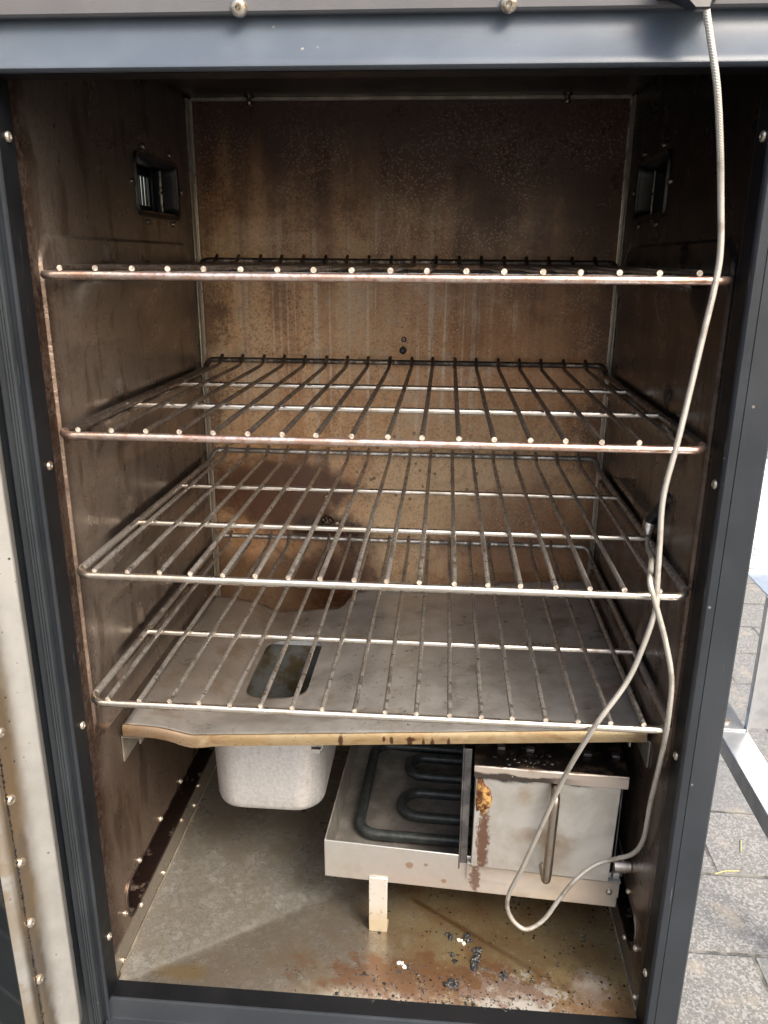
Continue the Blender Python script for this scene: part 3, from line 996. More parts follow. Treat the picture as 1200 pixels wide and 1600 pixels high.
# floor pan: four planes folding down to a drain in the middle
cx, cy, dz = 0.0, 0.155, -0.016
b = MB()
n = 60
vs = []
for j in range(n + 1):
    y = 0.002 + j * (DW - 0.002) / n
    for i in range(n + 1):
        x = XL + 0.0006 + i * (XR - XL - 0.0012) / n
        tx = (x - XL) / (cx - XL) if x < cx else (XR - x) / (XR - cx)
        ty = (y - 0.002) / (cy - 0.002) if y < cy else (DW - y) / (DW - cy)
        t = min(tx, ty)
        vs.append((x, y, 0.0004 + dz * (t + 0.02 * math.exp(-((tx - ty) / 0.04) ** 2))))
b.raw(vs, [(j * (n + 1) + i, j * (n + 1) + i + 1, (j + 1) * (n + 1) + i + 1, (j + 1) * (n + 1) + i) for j in range(n) for i in range(n)])
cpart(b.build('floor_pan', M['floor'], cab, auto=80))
for x0, sg in ((XL, 1), (XR, -1)):
    b = MB().box(min(x0 + sg * 0.0002, x0 + sg * 0.0012), max(x0 + sg * 0.0002, x0 + sg * 0.0012), 0.012, DW - 0.02, 0.0008, 0.0035)
    cpart(b.build('floor_flange', M['corner'], cab, False))

# ---- front frame
def vertical(prof, name, m, z0, z1, auto=35):
    o = MB().extrude(prof, lambda p, t: (p[0], p[1], t), z0, z1).build(name, m, cab, True, auto=auto)
    return cpart(o)


# left stile: inner lip, recess, outer strip
vertical([(-0.1966, 0.0052), (-0.1966, -0.0125), (-0.1972, -0.0135), (-0.1982, -0.0135), (-0.1988, -0.012), (-0.199, -0.009), (-0.2030, -0.009), (-0.2032, -0.011), (-0.2092, -0.011), (-0.2095, -0.0122), (-0.2137, -0.012), (-0.2142, -0.011), (-0.2142, 0.02), (-0.199, 0.02), (-0.199, 0.0055)], 'frame_stile', M['frame'], ZB, 0.70)
vertical([(-0.19635, 0.0048), (-0.19635, -0.0115), (-0.1966, -0.0118), (-0.1966, 0.005)], 'inner_lip', M['lipblack'], 0.0008, 0.6205)
gp = [(-0.2033, -0.0111), (-0.2035, -0.0137)]
for k in range(3):
    x = -0.2039 - k * 0.0017
    gp += [(x, -0.0143), (x - 0.0009, -0.0143), (x - 0.0011, -0.0134), (x - 0.0014, -0.0134)]
gp += [(-0.2089, -0.0141), (-0.2091, -0.0111)]
vertical(gp, 'gasket', M['gasket'], ZB + 0.001, 0.699, 25)
# right stile: one broad face with a fine seam
vertical([(0.1952, 0.009), (0.1952, -0.0085), (0.1957, -0.0098), (0.1968, -0.0108), (0.2012, -0.0112), (0.2015, -0.0107), (0.2018, -0.0112), (0.2163, -0.0112), (0.2175, -0.0102), (0.2178, -0.009), (0.2178, 0.02), (0.1972, 0.02)], 'frame_stile', M['frame'], ZB, 0.70)
vertical([(0.19495, 0.0085), (0.19495, -0.0075), (0.1952, -0.0078), (0.1952, 0.0088)], 'inner_lip', M['lipblack'], 0.0008, 0.6205)


def horizontal(prof, name, m, x0, x1, auto=35):
    return cpart(MB().extrude(prof, lambda p, t: (t, p[0], p[1]), x0, x1).build(name, m, cab, True, auto=auto))


horizontal([(0.007, 0.0004), (-0.0078, 0.0008), (-0.009, 0.0003), (-0.0096, -0.0008), (-0.0098, -0.0165), (-0.0104, -0.0174), (-0.030, -0.0182), (-0.0315, -0.0195), (-0.0317, ZB), (0.007, ZB)], 'frame_sill', M['frame'], -0.1995, 0.1962)
horizontal([(0.0068, 0.0006), (-0.0074, 0.0011), (-0.0074, 0.0008), (0.0068, 0.0004)], 'inner_lip', M['lipblack'], -0.1962, 0.1949)
# top rail: concave face leaning back towards the top
tp = [(0.008, 0.6212), (-0.0125, 0.6203), (-0.0148, 0.6205), (-0.016, 0.6215), (-0.0158, 0.6228)]
for i in range(1, 11):
    t = i / 10
    tp.append((-0.0158 + 0.0133 * math.sin(t * math.pi / 2), 0.6228 + 0.026 * t))
tp += [(-0.0025, 0.70), (0.008, 0.70)]
horizontal(tp, 'top_rail', M['toprail'], -0.2213, 0.2178)
horizontal([(0.0082, 0.6211), (-0.0105, 0.6202), (-0.0105, 0.6199), (0.0082, 0.6208)], 'inner_lip', M['lipblack'], -0.1962, 0.1949)
horizontal([(-0.004, 0.6462), (-0.0075, 0.6462), (-0.0088, 0.6472), (-0.009, 0.655), (-0.009, 0.6995), (-0.004, 0.6995)], 'top_trim', M['trim'], -0.228, 0.226)
for x in (-0.0664, 0.0651):
    screw((x, -0.0092, 0.6483 - ZB), (0, -1, -0.25), cab, 0.0042, 'screw', 'screw', 0.003)
for (x, sg, pts) in ((-0.1963, 1, ((-0.0022, 0.5919), (-0.0018, 0.411), (-0.0009, 0.2308), (-0.0002, 0.0502))), (0.1949, -1, ((-0.0017, 0.591), (-0.0018, 0.4107), (0, 0.2301), (0.0009, 0.0504)))):
    for y, z in pts:
        screw((x, y, z - ZB), (sg, 0, 0), cab, 0.0028, 'screw', 'screw', 0.0016)

# outer casing, open behind the two vents
b = MB()
y0, y1 = 0.0205, 0.365
va, vb, za, zb = VY - VHY + 0.002, VY + VHY - 0.002, VZ - 0.0116, VZ + 0.0116
for xa, xb in ((-0.2225, -0.2212), (0.2186, 0.22)):
    b.box(xa, xb, y0, va, ZB, 0.7)
    b.box(xa, xb, vb, y1, ZB, 0.7)
    b.box(xa, xb, va, vb, ZB, za)
    b.box(xa, xb, va, vb, zb, 0.7)
cpart(b.build('outer_casing', M['casing'], cab, False))
b = MB().box(-0.2211, 0.2185, 0.3635, 0.365, ZB, 0.7).box(-0.2225, 0.22, 0.0205, 0.365, 0.7003, 0.702).box(-0.2211, 0.2185, 0.0075, 0.3634, ZB, ZB + 0.0015)
cpart(b.build('outer_casing', M['casing'], cab, False))

# probe holder on the right wall
b = MB()
b.box(XR - 0.0032, XR - 0.001, 0.106, 0.158, 0.3315, 0.3560)
cpart(b.build('probe_bracket', M['wall_right'], cab, bevel=0.0006))
b = MB()
b.loft([[(XR - 0.0015, 0.258, 0.3455), (XR - 0.0025, 0.258, 0.3465), (XR - 0.0025, 0.258, 0.3445)],
        [(XR - 0.0015, 0.205, 0.3545), (XR - 0.0075, 0.205, 0.3555), (XR - 0.0065, 0.205, 0.3505)]], True, True)
b.box(XR - 0.0095, XR - 0.0015, 0.108, 0.2045, 0.3575, 0.3588)
b.box(XR - 0.0098, XR - 0.0085, 0.108, 0.2045, 0.3540, 0.3575)
o = cpart(b.build('probe_clip', M['wall_right'], cab, bevel=0.0005))
for y, z in ((0.154, 0.3555), (0.128, 0.339)):
    screw((XR - 0.0034, y, z - 0.003 - ZB), (-1, 0, 0), cab, 0.0026, 'screw')
# black clip the cable leaves from, under the top trim
b = MB()
b.box(0.134, 0.1625, -0.0215, -0.0092, 0.6485, 0.66)
b.loft([[(0.138, -0.029, 0.649), (0.156, -0.029, 0.649), (0.156, -0.0093, 0.649), (0.138, -0.0093, 0.649)],
        [(0.147, -0.0315, 0.6395), (0.154, -0.0315, 0.6395), (0.154, -0.0258, 0.6395), (0.147, -0.0258, 0.6395)]], True, True)
cpart(b.build('cable_clip', M['black'], cab, bevel=0.0008))

# hinge side: dark filler added to block the bright gap by the door
cpart(MB().box(-0.262, -0.2143, -0.003, 0.019, ZB, 0.7).build('gap_filler', M['frame'], cab, bevel=0.001))
# ---- door, swung open on its hinge at the left
HX, HY = -0.2146, -0.0150
dang = math.atan2(-0.968, -0.2498)          # direction the door runs in from the hinge
dd = Vector((math.cos(dang), math.sin(dang), 0))
dn = Vector((-dd.y, dd.x, 0))               # faces the viewer's side
if dn.x < 0:
    dn = -dn


def dp(sv, h, z):
    p = Vector((HX, HY, 0)) + dd * sv + dn * h
    return (p.x, p.y, z)


DW_, DZ0, DZ1 = 0.43, -0.034, 0.70
# inner liner profile: distance from the edge, height towards the viewer
lprof = [(0.0, -0.008), (0.0003, -0.003), (0.0016, -0.0008), (0.004, 0.0), (0.0065, 0.0006), (0.0085, 0.003), (0.0103, 0.0058), (0.0118, 0.0063), (0.0134, 0.0054), (0.017, 0.0012), (0.021, -0.0012), (0.028, -0.0016), (0.0345, -0.0016), (0.0365, -0.0022), (0.0385, -0.0012), (0.042, -0.0008), (0.0445, -0.001), (0.047, -0.0022), (0.0485, -0.005)]
b = MB()
loops = []
zc, hzc = (DZ0 + DZ1) / 2, (DZ1 - DZ0) / 2
for sv, h in lprof:
    hw, hh = DW_ / 2 - sv, hzc - sv
    r = max(0.028 - sv * 0.3, 0.008)
    loops.append([dp(DW_ / 2 + q[0], h, zc + q[1]) for q in rrect(hw, hh, r, 8)])
b.loft(loops)
dr = cpart(b.build('door', M['door'], cab, auto=60))
b = MB()
b.loft([[dp(DW_ / 2 + q[0], -0.0095, zc + q[1]) for q in rrect(DW_ / 2 + 0.002, hzc + 0.002, 0.03, 8)],
        [dp(DW_ / 2 + q[0], -0.045, zc + q[1]) for q in rrect(DW_ / 2 + 0.002, hzc + 0.002, 0.03, 8)]], True, True)
b.build('door_shell', M['frame'], dr)
b = MB()
b.loft([[dp(DW_ / 2 + q[0], h, zc + q[1]) for q in rrect(DW_ / 2 - 0.0475, hzc - 0.0475, 0.01, 6)] for h in (-0.0088, -0.0045)], True, True)
b.build('inset_panel', M['glass'], dr)
bd = MB()
for k in range(420):                        # tarry bead along the joint of the liner
    z = DZ0 + 0.05 + (DZ1 - DZ0 - 0.1) * k / 420
    rr = 0.0005 + 0.0006 * random.random()
    c = Vector(dp(0.037 + random.uniform(-0.0004, 0.0004), -0.0022, z))
    bd.lathe([(0.0001, 0), (rr, rr * 0.4), (rr * 0.7, rr * 1.2), (0.0001, rr * 1.5)], c, dn, 6)
bd.build('tar_bead', M['soot'], dr)
for k in range(16):
    z = 0.155 - 0.0525 * (k - 3) if False else DZ0 + 0.045 + k * 0.0485
    screw(dp(0.0345 - 0.0005, -0.0016, z), tuple(dn), dr, 0.0034, 'screw', 'door_screw')

# ------------------------------------------------------------------ wire racks
W2, DEP, RH = 0.19, 0.31586, 0.00765


def make_rack(name, frame_m, front_m, wire_m, bar_m, label, front_r=0.0024):
    root = empty(name)
    tag(root, label, 'rack', 'wire racks in the smoker')

    def zat(y):
        return RH * sm(DEP - 0.0125, DEP - 0.002, y)
    # frame: three sides, and the front bar as its own piece
    pts = []
    r = 0.011

    def arc(cx_, cy_, a0, a1, n_=7):
        return [(cx_ + r * math.cos(R(a0 + (a1 - a0) * i / n_)), cy_ + r * math.sin(R(a0 + (a1 - a0) * i / n_))) for i in range(n_ + 1)]
    path = [(-W2, r)] + [(-W2, y) for y in (0.1, 0.2, DEP - 0.03, DEP - 0.02, DEP - 0.015)] + arc(-W2 + r, DEP - r, 180, 90) + arc(W2 - r, DEP - r, 90, 0) + [(W2, y) for y in (DEP - 0.015, DEP - 0.02, DEP - 0.03, 0.2, 0.1)] + [(W2, r)]
    b_ = MB().tube([(x, y, zat(y)) for x, y in path], 0.0026, 10)
    b_.build('frame_rod', frame_m, root)
    fr = arc(-W2 + r, r, 180, 270) + [(x, 0) for x in (-0.1, 0, 0.1)] + arc(W2 - r, r, 270, 360)
    MB().tube([(x, y, 0) for x, y in fr], front_r, 12).build('front_bar', front_m, root)
    for y in (0.1055, 0.2085):
        MB().tube([(-W2 + 0.0015, y, 0), (W2 - 0.0015, y, 0)], 0.0022, 10).build('cross_bar', bar_m, root)
    h = front_r + 0.0016
    for k in range(18):
        x = -0.1757 + k * 0.02043 + random.uniform(-0.0006, 0.0006)
        e = -0.0012 + random.uniform(-0.0006, 0.0006)
        p = [(x, e, h - 0.0002), (x + random.uniform(-0.0004, 0.0004), 0.1055, h + 0.0004), (x, 0.2085, h + 0.0004), (x, DEP - 0.016, h + 0.0003), (x, DEP - 0.0105, h + 0.0012), (x, DEP + 0.0012, RH + h + 0.0004)]
        MB().tube(p, 0.00165, 9, capmi=1).build('wire', [wire_m, M['cut']], root)
    return root


def dup(root, loc, label):
    r_ = root.copy()
    COL.objects.link(r_)
    r_.location = loc
    r_['label'] = label
    for ch in root.children:
        c_ = ch.copy()
        COL.objects.link(c_)
        c_.parent = r_
    return r_


rk1 = make_rack('wire_rack', M['wire_black'], M['bar_rusty'], M['wire_black'], M['bar_clean'], 'topmost wire rack, tarred black wires seen almost edge-on below the vents')
rk1.location = (0.0002, -0.001, RZ[0])
rk2 = dup(rk1, (-0.0005, 0.0009, RZ[1]), 'second rack from the top with blackened wires and a reddish rusty front bar')
rk3 = make_rack('wire_rack', M['wire_grey'], M['bar_clean'], M['wire_grey'], M['bar_clean'], 'third rack from the top with grey wires and a clean steel front bar')
rk3.location = (0.0001, 0.0007, RZ[2])
rk4 = dup(rk3, (0.0001, -0.0006, RZ[3]), 'lowest wire rack, bright clean front bar just above the grey drip tray')

# ------------------------------------------------------------------ drip tray
tray = empty('drip_tray', (0, 0, 0.18))
tag(tray, 'grey folded steel drip tray with a rounded hole and brown greasy front lip', 'drip tray')


def tz(x):
    pts = [(-0.193, 0.197), (-0.168, 0.1963), (-0.156, 0.1942), (-0.141, 0.1906), (0.19, 0.2142)]
    for (a, za_), (b_, zb_) in zip(pts, pts[1:]):
        if x <= b_:
            return za_ + (zb_ - za_) * (x - a) / (b_ - a)
    return pts[-1][1]


def tzs(x):
    return (tz(x - 0.004) + 2 * tz(x) + tz(x + 0.004)) / 4


TH = (-0.093, 0.172, 0.0265, 0.0525)           # hole centre and half sizes
b = MB()
ring = rrect(TH[2], TH[3], 0.016, 6)


def tray_back(x):
    return 0.291 + 0.024 * sm(-0.06, -0.05, x) - 0.004 * math.exp(-((x + 0.11) / 0.03) ** 2)


XA, XB = -0.192, 0.19
# outer sheet as a grid with a square window, then a collar from the window to the rounded hole
gx = [XA + (XB - XA) * i / 76 for i in range(77)]
gy = [i / 52 for i in range(53)]


def tp3(x, v):
    y0_ = 0.0515
    y = y0_ + (tray_back(x) - y0_) * v
    d_ = math.hypot(max(abs(x - TH[0]) - TH[2], 0), max(abs(y - TH[1]) - TH[3], 0))
    dip = -0.0025 * math.exp(-(d_ / 0.011) ** 2)
    tr = sm(-0.141, -0.125, x) * sm(0.0, -0.062, x) * sm(0.06, 0.1, y)      # trough towards the hole
    dip -= 0.0065 * tr
    z = tzs(x) + dip + 0.0012 * mnoise.noise((x * 9, y * 9, 1.7)) * sm(0.052, 0.09, y)
    # rear edge curls up a little, right half
    z += 0.006 * sm(0.302, 0.315, y) * sm(-0.055, -0.045, x)
    return (x, y, z - 0.18)


vs = [tp3(x, v) for v in gy for x in gx]
fs = []
for j in range(len(gy) - 1):
    for i in range(len(gx) - 1):
        a = j * len(gx) + i
        fs.append((a, a + 1, a + 1 + len(gx), a + len(gx)))
b.raw(vs, fs)
sheet = b.build('tray_sheet', M['tray'], tray, solid=0.0014, auto=60)
cut = MB()
cut.loft([[(TH[0] + q[0], TH[1] + q[1], z) for q in ring] for z in (-0.05, 0.06)], True, True)
cutter = cut.build('hole_cutter', M['tray'], tray, False)
md = sheet.modifiers.new('hole', 'BOOLEAN')
md.object = cutter
md.operation = 'DIFFERENCE'
md.solver = 'EXACT'
bpy.context.view_layer.update()
dg = bpy.context.evaluated_depsgraph_get()
newme = bpy.data.meshes.new_from_object(sheet.evaluated_get(dg))
sheet.modifiers.clear()
sheet.data = newme
bpy.data.objects.remove(cutter, do_unlink=True)
# rolled front lip that follows the folds
b = MB()
L = []
xs = [XA + (XB - XA) * i / 90 for i in range(91)]
for x in xs:
    zt = tzs(x) + 0.0004 - 0.18
    hgt = 0.0082 + 0.0012 * sm(-0.16, -0.145, x) * sm(-0.12, -0.135, x)
    L.append([(x, 0.0528, zt + 0.0006), (x, 0.0505, zt + 0.0012), (x, 0.0492, zt - 0.0006), (x, 0.0488, zt - hgt * 0.5), (x, 0.0492, zt - hgt + 0.0008), (x, 0.0508, zt - hgt), (x, 0.0528, zt - hgt + 0.001)])
b.loft(L, True, True)
b.build('front_lip', M['lip'], tray)
b = MB()
for x0_, x1_ in ((-0.192, -0.178), (0.178, 0.19)):
    zt = tzs(x1_ if x0_ > 0 else x0_) - 0.18
    b.box(x0_, x1_, 0.0535, 0.09, zt - 0.011, zt - 0.0015)
b.build('end_tab', M['lip'], tray, bevel=0.0008)
# hooked clip beside the bowl
b = MB()
b.tube([(-0.0455, 0.075, 0.0035), (-0.0455, 0.075, -0.0085), (-0.0465, 0.075, -0.011), (-0.0525, 0.075, -0.0115)], 0.0009, 6)
b.box(-0.0545, -0.0475, 0.0735, 0.077, -0.0135, -0.0100)
b.build('hook', M['steel'], tray)

# ------------------------------------------------------------------ bowl hanging in the tray's trough
bowl = empty('drip_bowl', (-0.0972, 0.165, 0.0885))
tag(bowl, 'whitish aluminium bowl with rounded bottom hanging under the tray hole', 'bowl')
b = MB()
L = []
hw, hl = 0.0475, 0.068
outer = [(0.010, 0.0), (0.0055, 0.001), (0.0025, 0.0035), (0.0012, 0.008), (0.0009, 0.02), (-0.0002, 0.06), (-0.0012, 0.09)]
rim = [(-0.0045, 0.0905), (-0.0045, 0.0915), (0.0, 0.092)]
inner = [(0.0015, 0.088), (0.0025, 0.06), (0.0035, 0.02), (0.005, 0.009), (0.009, 0.003), (0.013, 0.002)]
for ins, z in outer + rim + inner:
    L.append([(q[0], q[1], z) for q in rrect(hw - ins, hl - ins, max(0.024 - ins * 0.5, 0.012), 8)])
b.loft(L, True, True)
nr = len(L[0])
for i in range(len(b.f)):
    if i >= nr * (len(outer) + len(rim)) and i != len(b.f) - 2:
        b.mi[i] = 1
s = S('dark_bowl_inside')  # bowl inside is darker than the outer shell
n_ = s.noise(70, 5)
M['bowlin'] = s.out(s.mix(s.ramp(n_, 0.42, 0.64), (0.11, 0.115, 0.115), (0.07, 0.055, 0.03)), 0.3, 0.2, n_, 0.2, 0.001)
b.build('bowl_shell', [M['bowl'], M['bowlin']], bowl, auto=60)

# ------------------------------------------------------------------ smoke burner
BO = Vector((-0.0468, 0.081, 0.0))
burner = empty('smoke_burner', BO, R(-2.4))
tag(burner, 'steel smoke burner with open element pan and grimy handled box door', 'burner')
PL, PD = 0.236, 0.19
P0, P1 = 0.0435, 0.0795
t = 0.0013
b = MB()
b.loft([[(0, 0, P0), (PL, 0, P0 - 0.004), (PL, 0, P1 - 0.0065), (0, 0, P1)], [(0, t, P0), (PL, t, P0 - 0.004), (PL, t, P1 - 0.0065), (0, t, P1)]], True, True)
b.build('pan_front', M['pan'], burner, bevel=0.0006)
b = MB()
b.box(0, t, t + 0.0001, PD, P0, P1).box(t + 0.0001, PL, PD - t, PD, P0, P1 + 0.012)
b.box(PL - t, PL, t + 0.0001, PD - t - 0.0001, P0 - 0.004, P1)
b.build('pan_wall', M['panfloor'], burner, bevel=0.0004)
b = MB().box(t + 0.0001, PL - t - 0.0001, t + 0.0001, PD - t - 0.0001, P0 + 0.001, P0 + 0.0022)
# low pressed ribs
b.box(0.052, 0.056, 0.03, 0.17, P0 + 0.0023, P0 + 0.0031).box(0.098, 0.101, 0.03, 0.17, P0 + 0.0023, P0 + 0.0031)
b.build('pan_floor', M['panfloor'], burner)
# foot
b = MB().box(0.0372, 0.0525, -0.0016, -0.0002, -0.0076, P0 + 0.004).box(0.0372, 0.0525, -0.0001, 0.012, -0.0082, -0.0068)
s = S('speckled_foot')
M['foot'] = s.out(s.mix(s.ramp(s.noise(300, 4, 0.7), 0.6, 0.68), s.mix(s.ramp(s.xyz()[2], 0.025, 0.0), (0.64, 0.63, 0.59), (0.56, 0.49, 0.36)), (0.3, 0.2, 0.11)), 0.4, 0.5)
b.build('foot', M['foot'], burner, bevel=0.0004)
# serpentine heating element
er, ez = 0.0047, P0 + 0.0095
b = MB()


def ubend(xc, y_a, y_b, n_=12):
    yc, rr_ = (y_a + y_b) / 2, (y_b - y_a) / 2
    return [(xc - rr_ * math.sin(math.pi * i / n_), yc - rr_ * math.cos(math.pi * i / n_), ez) for i in range(n_ + 1)]


path = [(0.205, 0.044, ez), (0.13, 0.044, ez), (0.06, 0.0435, ez), (0.038, 0.0435, ez)]
path += [(0.038 - 0.017 * math.sin(R(a)), 0.0605 - 0.017 * math.cos(R(a)), ez) for a in range(15, 91, 15)]
path += [(0.0208, 0.09, ez), (0.0205, 0.13, ez)]
path += [(0.0375 - 0.017 * math.cos(R(a)), 0.16 + 0.017 * math.sin(R(a)), ez) for a in range(0, 91, 15)]
path += [(0.07, 0.177, ez), (0.2, 0.177, ez)]
b.tube(path, er, 14)
b.tube([(0.2, 0.071, ez), (0.115, 0.071, ez), (0.078, 0.071, ez)] + ubend(0.0725, 0.071, 0.105)[1:] + [(0.115, 0.105, ez), (0.2, 0.105, ez)], er, 14)
b.tube([(0.2, 0.13, ez), (0.115, 0.13, ez), (0.078, 0.13, ez)] + ubend(0.0725, 0.13, 0.16)[1:] + [(0.115, 0.16, ez), (0.2, 0.16, ez)], er, 14)
b.build('heating_element', M['element'], burner)
# divider plate
b = MB().box(0.1095, 0.1108, -0.0005, PD - 0.003, P0 + 0.02, 0.176).box(0.1109, 0.1165, -0.0005, 0.0008, P0 + 0.026, 0.176)
b.build('divider', M['darksteel'], burner, bevel=0.0004)
# box with lid
b = MB()
bx0, bx1, by0, by1, bz0, bz1 = 0.1195, 0.2305, -0.003, 0.15, 0.069, 0.1665
b.box(bx0, bx0 + t, by0, by1, bz0, bz1).box(bx1 - t, bx1, by0, by1, bz0, bz1).box(bx0 + t, bx1 - t, by1 - t, by1, bz0, bz1)
b.build('box_wall', M['darksteel'], burner, bevel=0.0004)
lid = MB()
lid.box(0.1185, 0.2325, -0.0085, 0.152, 0.1668, 0.1682)
lid.loft([[(0.1185, -0.0098, 0.1575), (0.1185, -0.0086, 0.1575), (0.1185, -0.0086, 0.1681), (0.1185, -0.0098, 0.167)], [(0.2325, -0.0098, 0.1575), (0.2325, -0.0086, 0.1575), (0.2325, -0.0086, 0.1681), (0.2325, -0.0098, 0.167)]], True, True)
M['lid'] = lid_material()
lo = lid.build('box_lid', M['lid'], burner, bevel=0.0004)
for x in (0.136, 0.158, 0.2015, 0.223):
    MB().box(x, x + 0.006, 0.012, 0.017, 0.1683, 0.171).build('lid_tab', M['darksteel'], lo, bevel=0.0004)
lump = MB()
for i in range(40):
    x, y = random.gauss(0.16, 0.012), random.gauss(0.004, 0.005)
    r_ = random.uniform(0.001, 0.003)
    lump.lathe([(r_, 0), (r_ * 0.8, r_ * 0.25), (r_ * 0.3, r_ * 0.4)], (x, y, 0.1682), (0, 0, 1), 9)
lump.build('tar_lump', M['tarblack'], lo)
# door of the box
b = MB()
b.loft([[(0.1195, -0.0062, 0.0725), (0.2265, -0.0062, 0.0695), (0.2285, -0.0062, 0.165), (0.1205, -0.0062, 0.165)], [(0.1195, -0.0042, 0.0725), (0.2265, -0.0042, 0.0695), (0.2285, -0.0042, 0.165), (0.1205, -0.0042, 0.165)]], True, True)
bd_ = b.build('box_door', M['boxdoor'], burner, bevel=0.0006)
b = MB()
hp = [(0.1790, -0.0064, 0.1530), (0.1790, -0.013, 0.1533), (0.1788, -0.0185, 0.1512), (0.1786, -0.0205, 0.146), (0.1783, -0.021, 0.135), (0.1778, -0.021, 0.11), (0.1774, -0.021, 0.092), (0.1771, -0.0205, 0.0815), (0.1768, -0.018, 0.0772), (0.1762, -0.011, 0.0782), (0.1758, -0.0064, 0.079)]
b.tube(spline(hp, 5), 0.0036, 12)
b.build('handle', clean_steel('handle_steel', (0.4, 0.35, 0.3), 0.32, 0.6), bd_)
# burnt crust on the door: a lumpy patch with its own thickness
b = MB()
outl = [(0.1215, 0.158), (0.1245, 0.157), (0.127, 0.15), (0.1315, 0.145), (0.1335, 0.137), (0.1322, 0.13), (0.129, 0.125), (0.1275, 0.1205), (0.1262, 0.1215), (0.124, 0.126), (0.1215, 0.124), (0.1205, 0.135)]
cxy = (0.126, 0.139)
rings = []
for q, hgt in ((1.0, -0.0001), (0.92, 0.0006), (0.75, 0.0013), (0.5, 0.0016), (0.22, 0.0018)):
    lp = []
    NN = 44
    for k in range(NN):
        tt = k / NN * len(outl)
        i0 = int(tt)
        fr_ = tt - i0
        p0, p1 = outl[i0], outl[(i0 + 1) % len(outl)]
        px, pz = p0[0] + (p1[0] - p0[0]) * fr_, p0[1] + (p1[1] - p0[1]) * fr_
        wob = 1 + (0.08 * mnoise.noise((px * 900, pz * 900, q * 3)) if q > 0.9 else 0)
        x_, z_ = cxy[0] + (px - cxy[0]) * q * wob, cxy[1] + (pz - cxy[1]) * q * wob
        hh_ = hgt * (1 + 0.9 * mnoise.noise((x_ * 420, z_ * 420, 5))) if hgt > 0 else hgt
        lp.append((x_, -0.0063 - hh_, z_))
    rings.append(lp)
b.loft(rings, False, True)
b.build('burnt_crust', M['crust'], bd_, auto=80)
# bright folded step below the door
b = MB()
pr = [(-0.0004, 0.0), (-0.0022, 0.0003), (-0.0024, 0.0135), (-0.0032, 0.0155), (-0.0058, 0.0172), (-0.0062, 0.0183), (-0.005, 0.0188), (-0.0004, 0.0188)]
b.loft([[(0.1165, p[0], P0 + 0.0125 + p[1]) for p in pr], [(PL, p[0], P0 + 0.0075 + p[1]) for p in pr]], True, True)
b.build('door_step', M['pan'], burner)
o = screw((0.2285, -0.0025, 0.0565), (0, -1, 0), burner, 0.0026, 'screw')
b = MB()
b.lathe([(0.0058, 0), (0.0058, 0.009), (0.005, 0.0095), (0.005, 0.0125), (0.003, 0.0128), (0.003, 0.002), (0.0001, 0.002)], (PL - 0.006, -0.0015, 0.082), (1, 0, 0), 16)
b.build('cable_ferrule', M['steel'], burner)
b = MB().box(PL - 0.0005, PL + 0.001, -0.003, 0.05, P1 - 0.007, P1 + 0.012)
b.build('side_bracket', M['darksteel'], burner)

# ------------------------------------------------------------------ temperature probe cable
cab_ = empty('probe_cable', (0, 0, 0.3))
tag(cab_, 'braided silver probe cable hanging over the racks and looping before the box', 'cable')
cp = [(0.1505, -0.0285, 0.648), (0.1545, -0.029, 0.633), (0.1615, -0.028, 0.6095), (0.168, -0.022, 0.5855), (0.1735, -0.015, 0.5637), (0.178, -0.0115, 0.537), (0.1778, -0.0105, 0.519), (0.1755, -0.0095, 0.495), (0.1722, -0.009, 0.463), (0.169, -0.0095, 0.4365), (0.165, -0.009, 0.405), (0.1663, -0.0085, 0.376), (0.1677, -0.0085, 0.35), (0.1683, -0.009, 0.336), (0.164, -0.008, 0.311), (0.157, -0.0065, 0.285), (0.1417, -0.0085, 0.2575), (0.132, 0.0, 0.226), (0.126, 0.012, 0.195), (0.118, 0.022, 0.155), (0.108, 0.033, 0.1075), (0.1005, 0.041, 0.075), (0.1005, 0.045, 0.0565), (0.107, 0.046, 0.0425), (0.1165, 0.045, 0.038), (0.1285, 0.046, 0.047), (0.139, 0.047, 0.0665), (0.15, 0.048, 0.085), (0.164, 0.05, 0.098), (0.178, 0.05, 0.1045), (0.188, 0.042, 0.117), (0.1905, 0.03, 0.14), (0.189, 0.02, 0.179), (0.188, 0.01, 0.2115), (0.1865, 0.0, 0.2435), (0.1845, -0.007, 0.265), (0.1825, -0.0095, 0.2905), (0.176, -0.0095, 0.3155), (0.168, -0.0105, 0.338), (0.1632, -0.0095, 0.352), (0.1665, 0.005, 0.357), (0.176, 0.04, 0.3495), (0.183, 0.075, 0.3425), (0.1865, 0.094, 0.3435)]
pts_ = spline(cp, 10)
b = MB().tube([(p[0], p[1], p[2] - 0.3) for p in pts_], 0.00168, 12, uv=True)
b.build('braided_sleeve', M['braid'], cab_)
b = MB()
b.tube([(q[0], q[1], q[2] - 0.3) for q in spline([(0.1868, 0.096, 0.3445), (0.1885, 0.101, 0.3495), (0.1895, 0.103, 0.3555)], 5)], [0.0027, 0.0028, 0.0032, 0.0036, 0.0040, 0.0044, 0.0046, 0.0046, 0.0045, 0.0043, 0.0038], 12)
b.build('plug_tip', M['steel'], cab_)
b = MB()
b.tube([(q[0], q[1], q[2] - 0.3) for q in spline([(0.1895, 0.1022, 0.3545), (0.1905, 0.095, 0.3625), (0.1915, 0.085, 0.3705), (0.193, 0.079, 0.3775), (0.196, 0.076, 0.3795)], 5)], 0.0042, 12)
b.build('plug_sheath', M['black'], cab_)

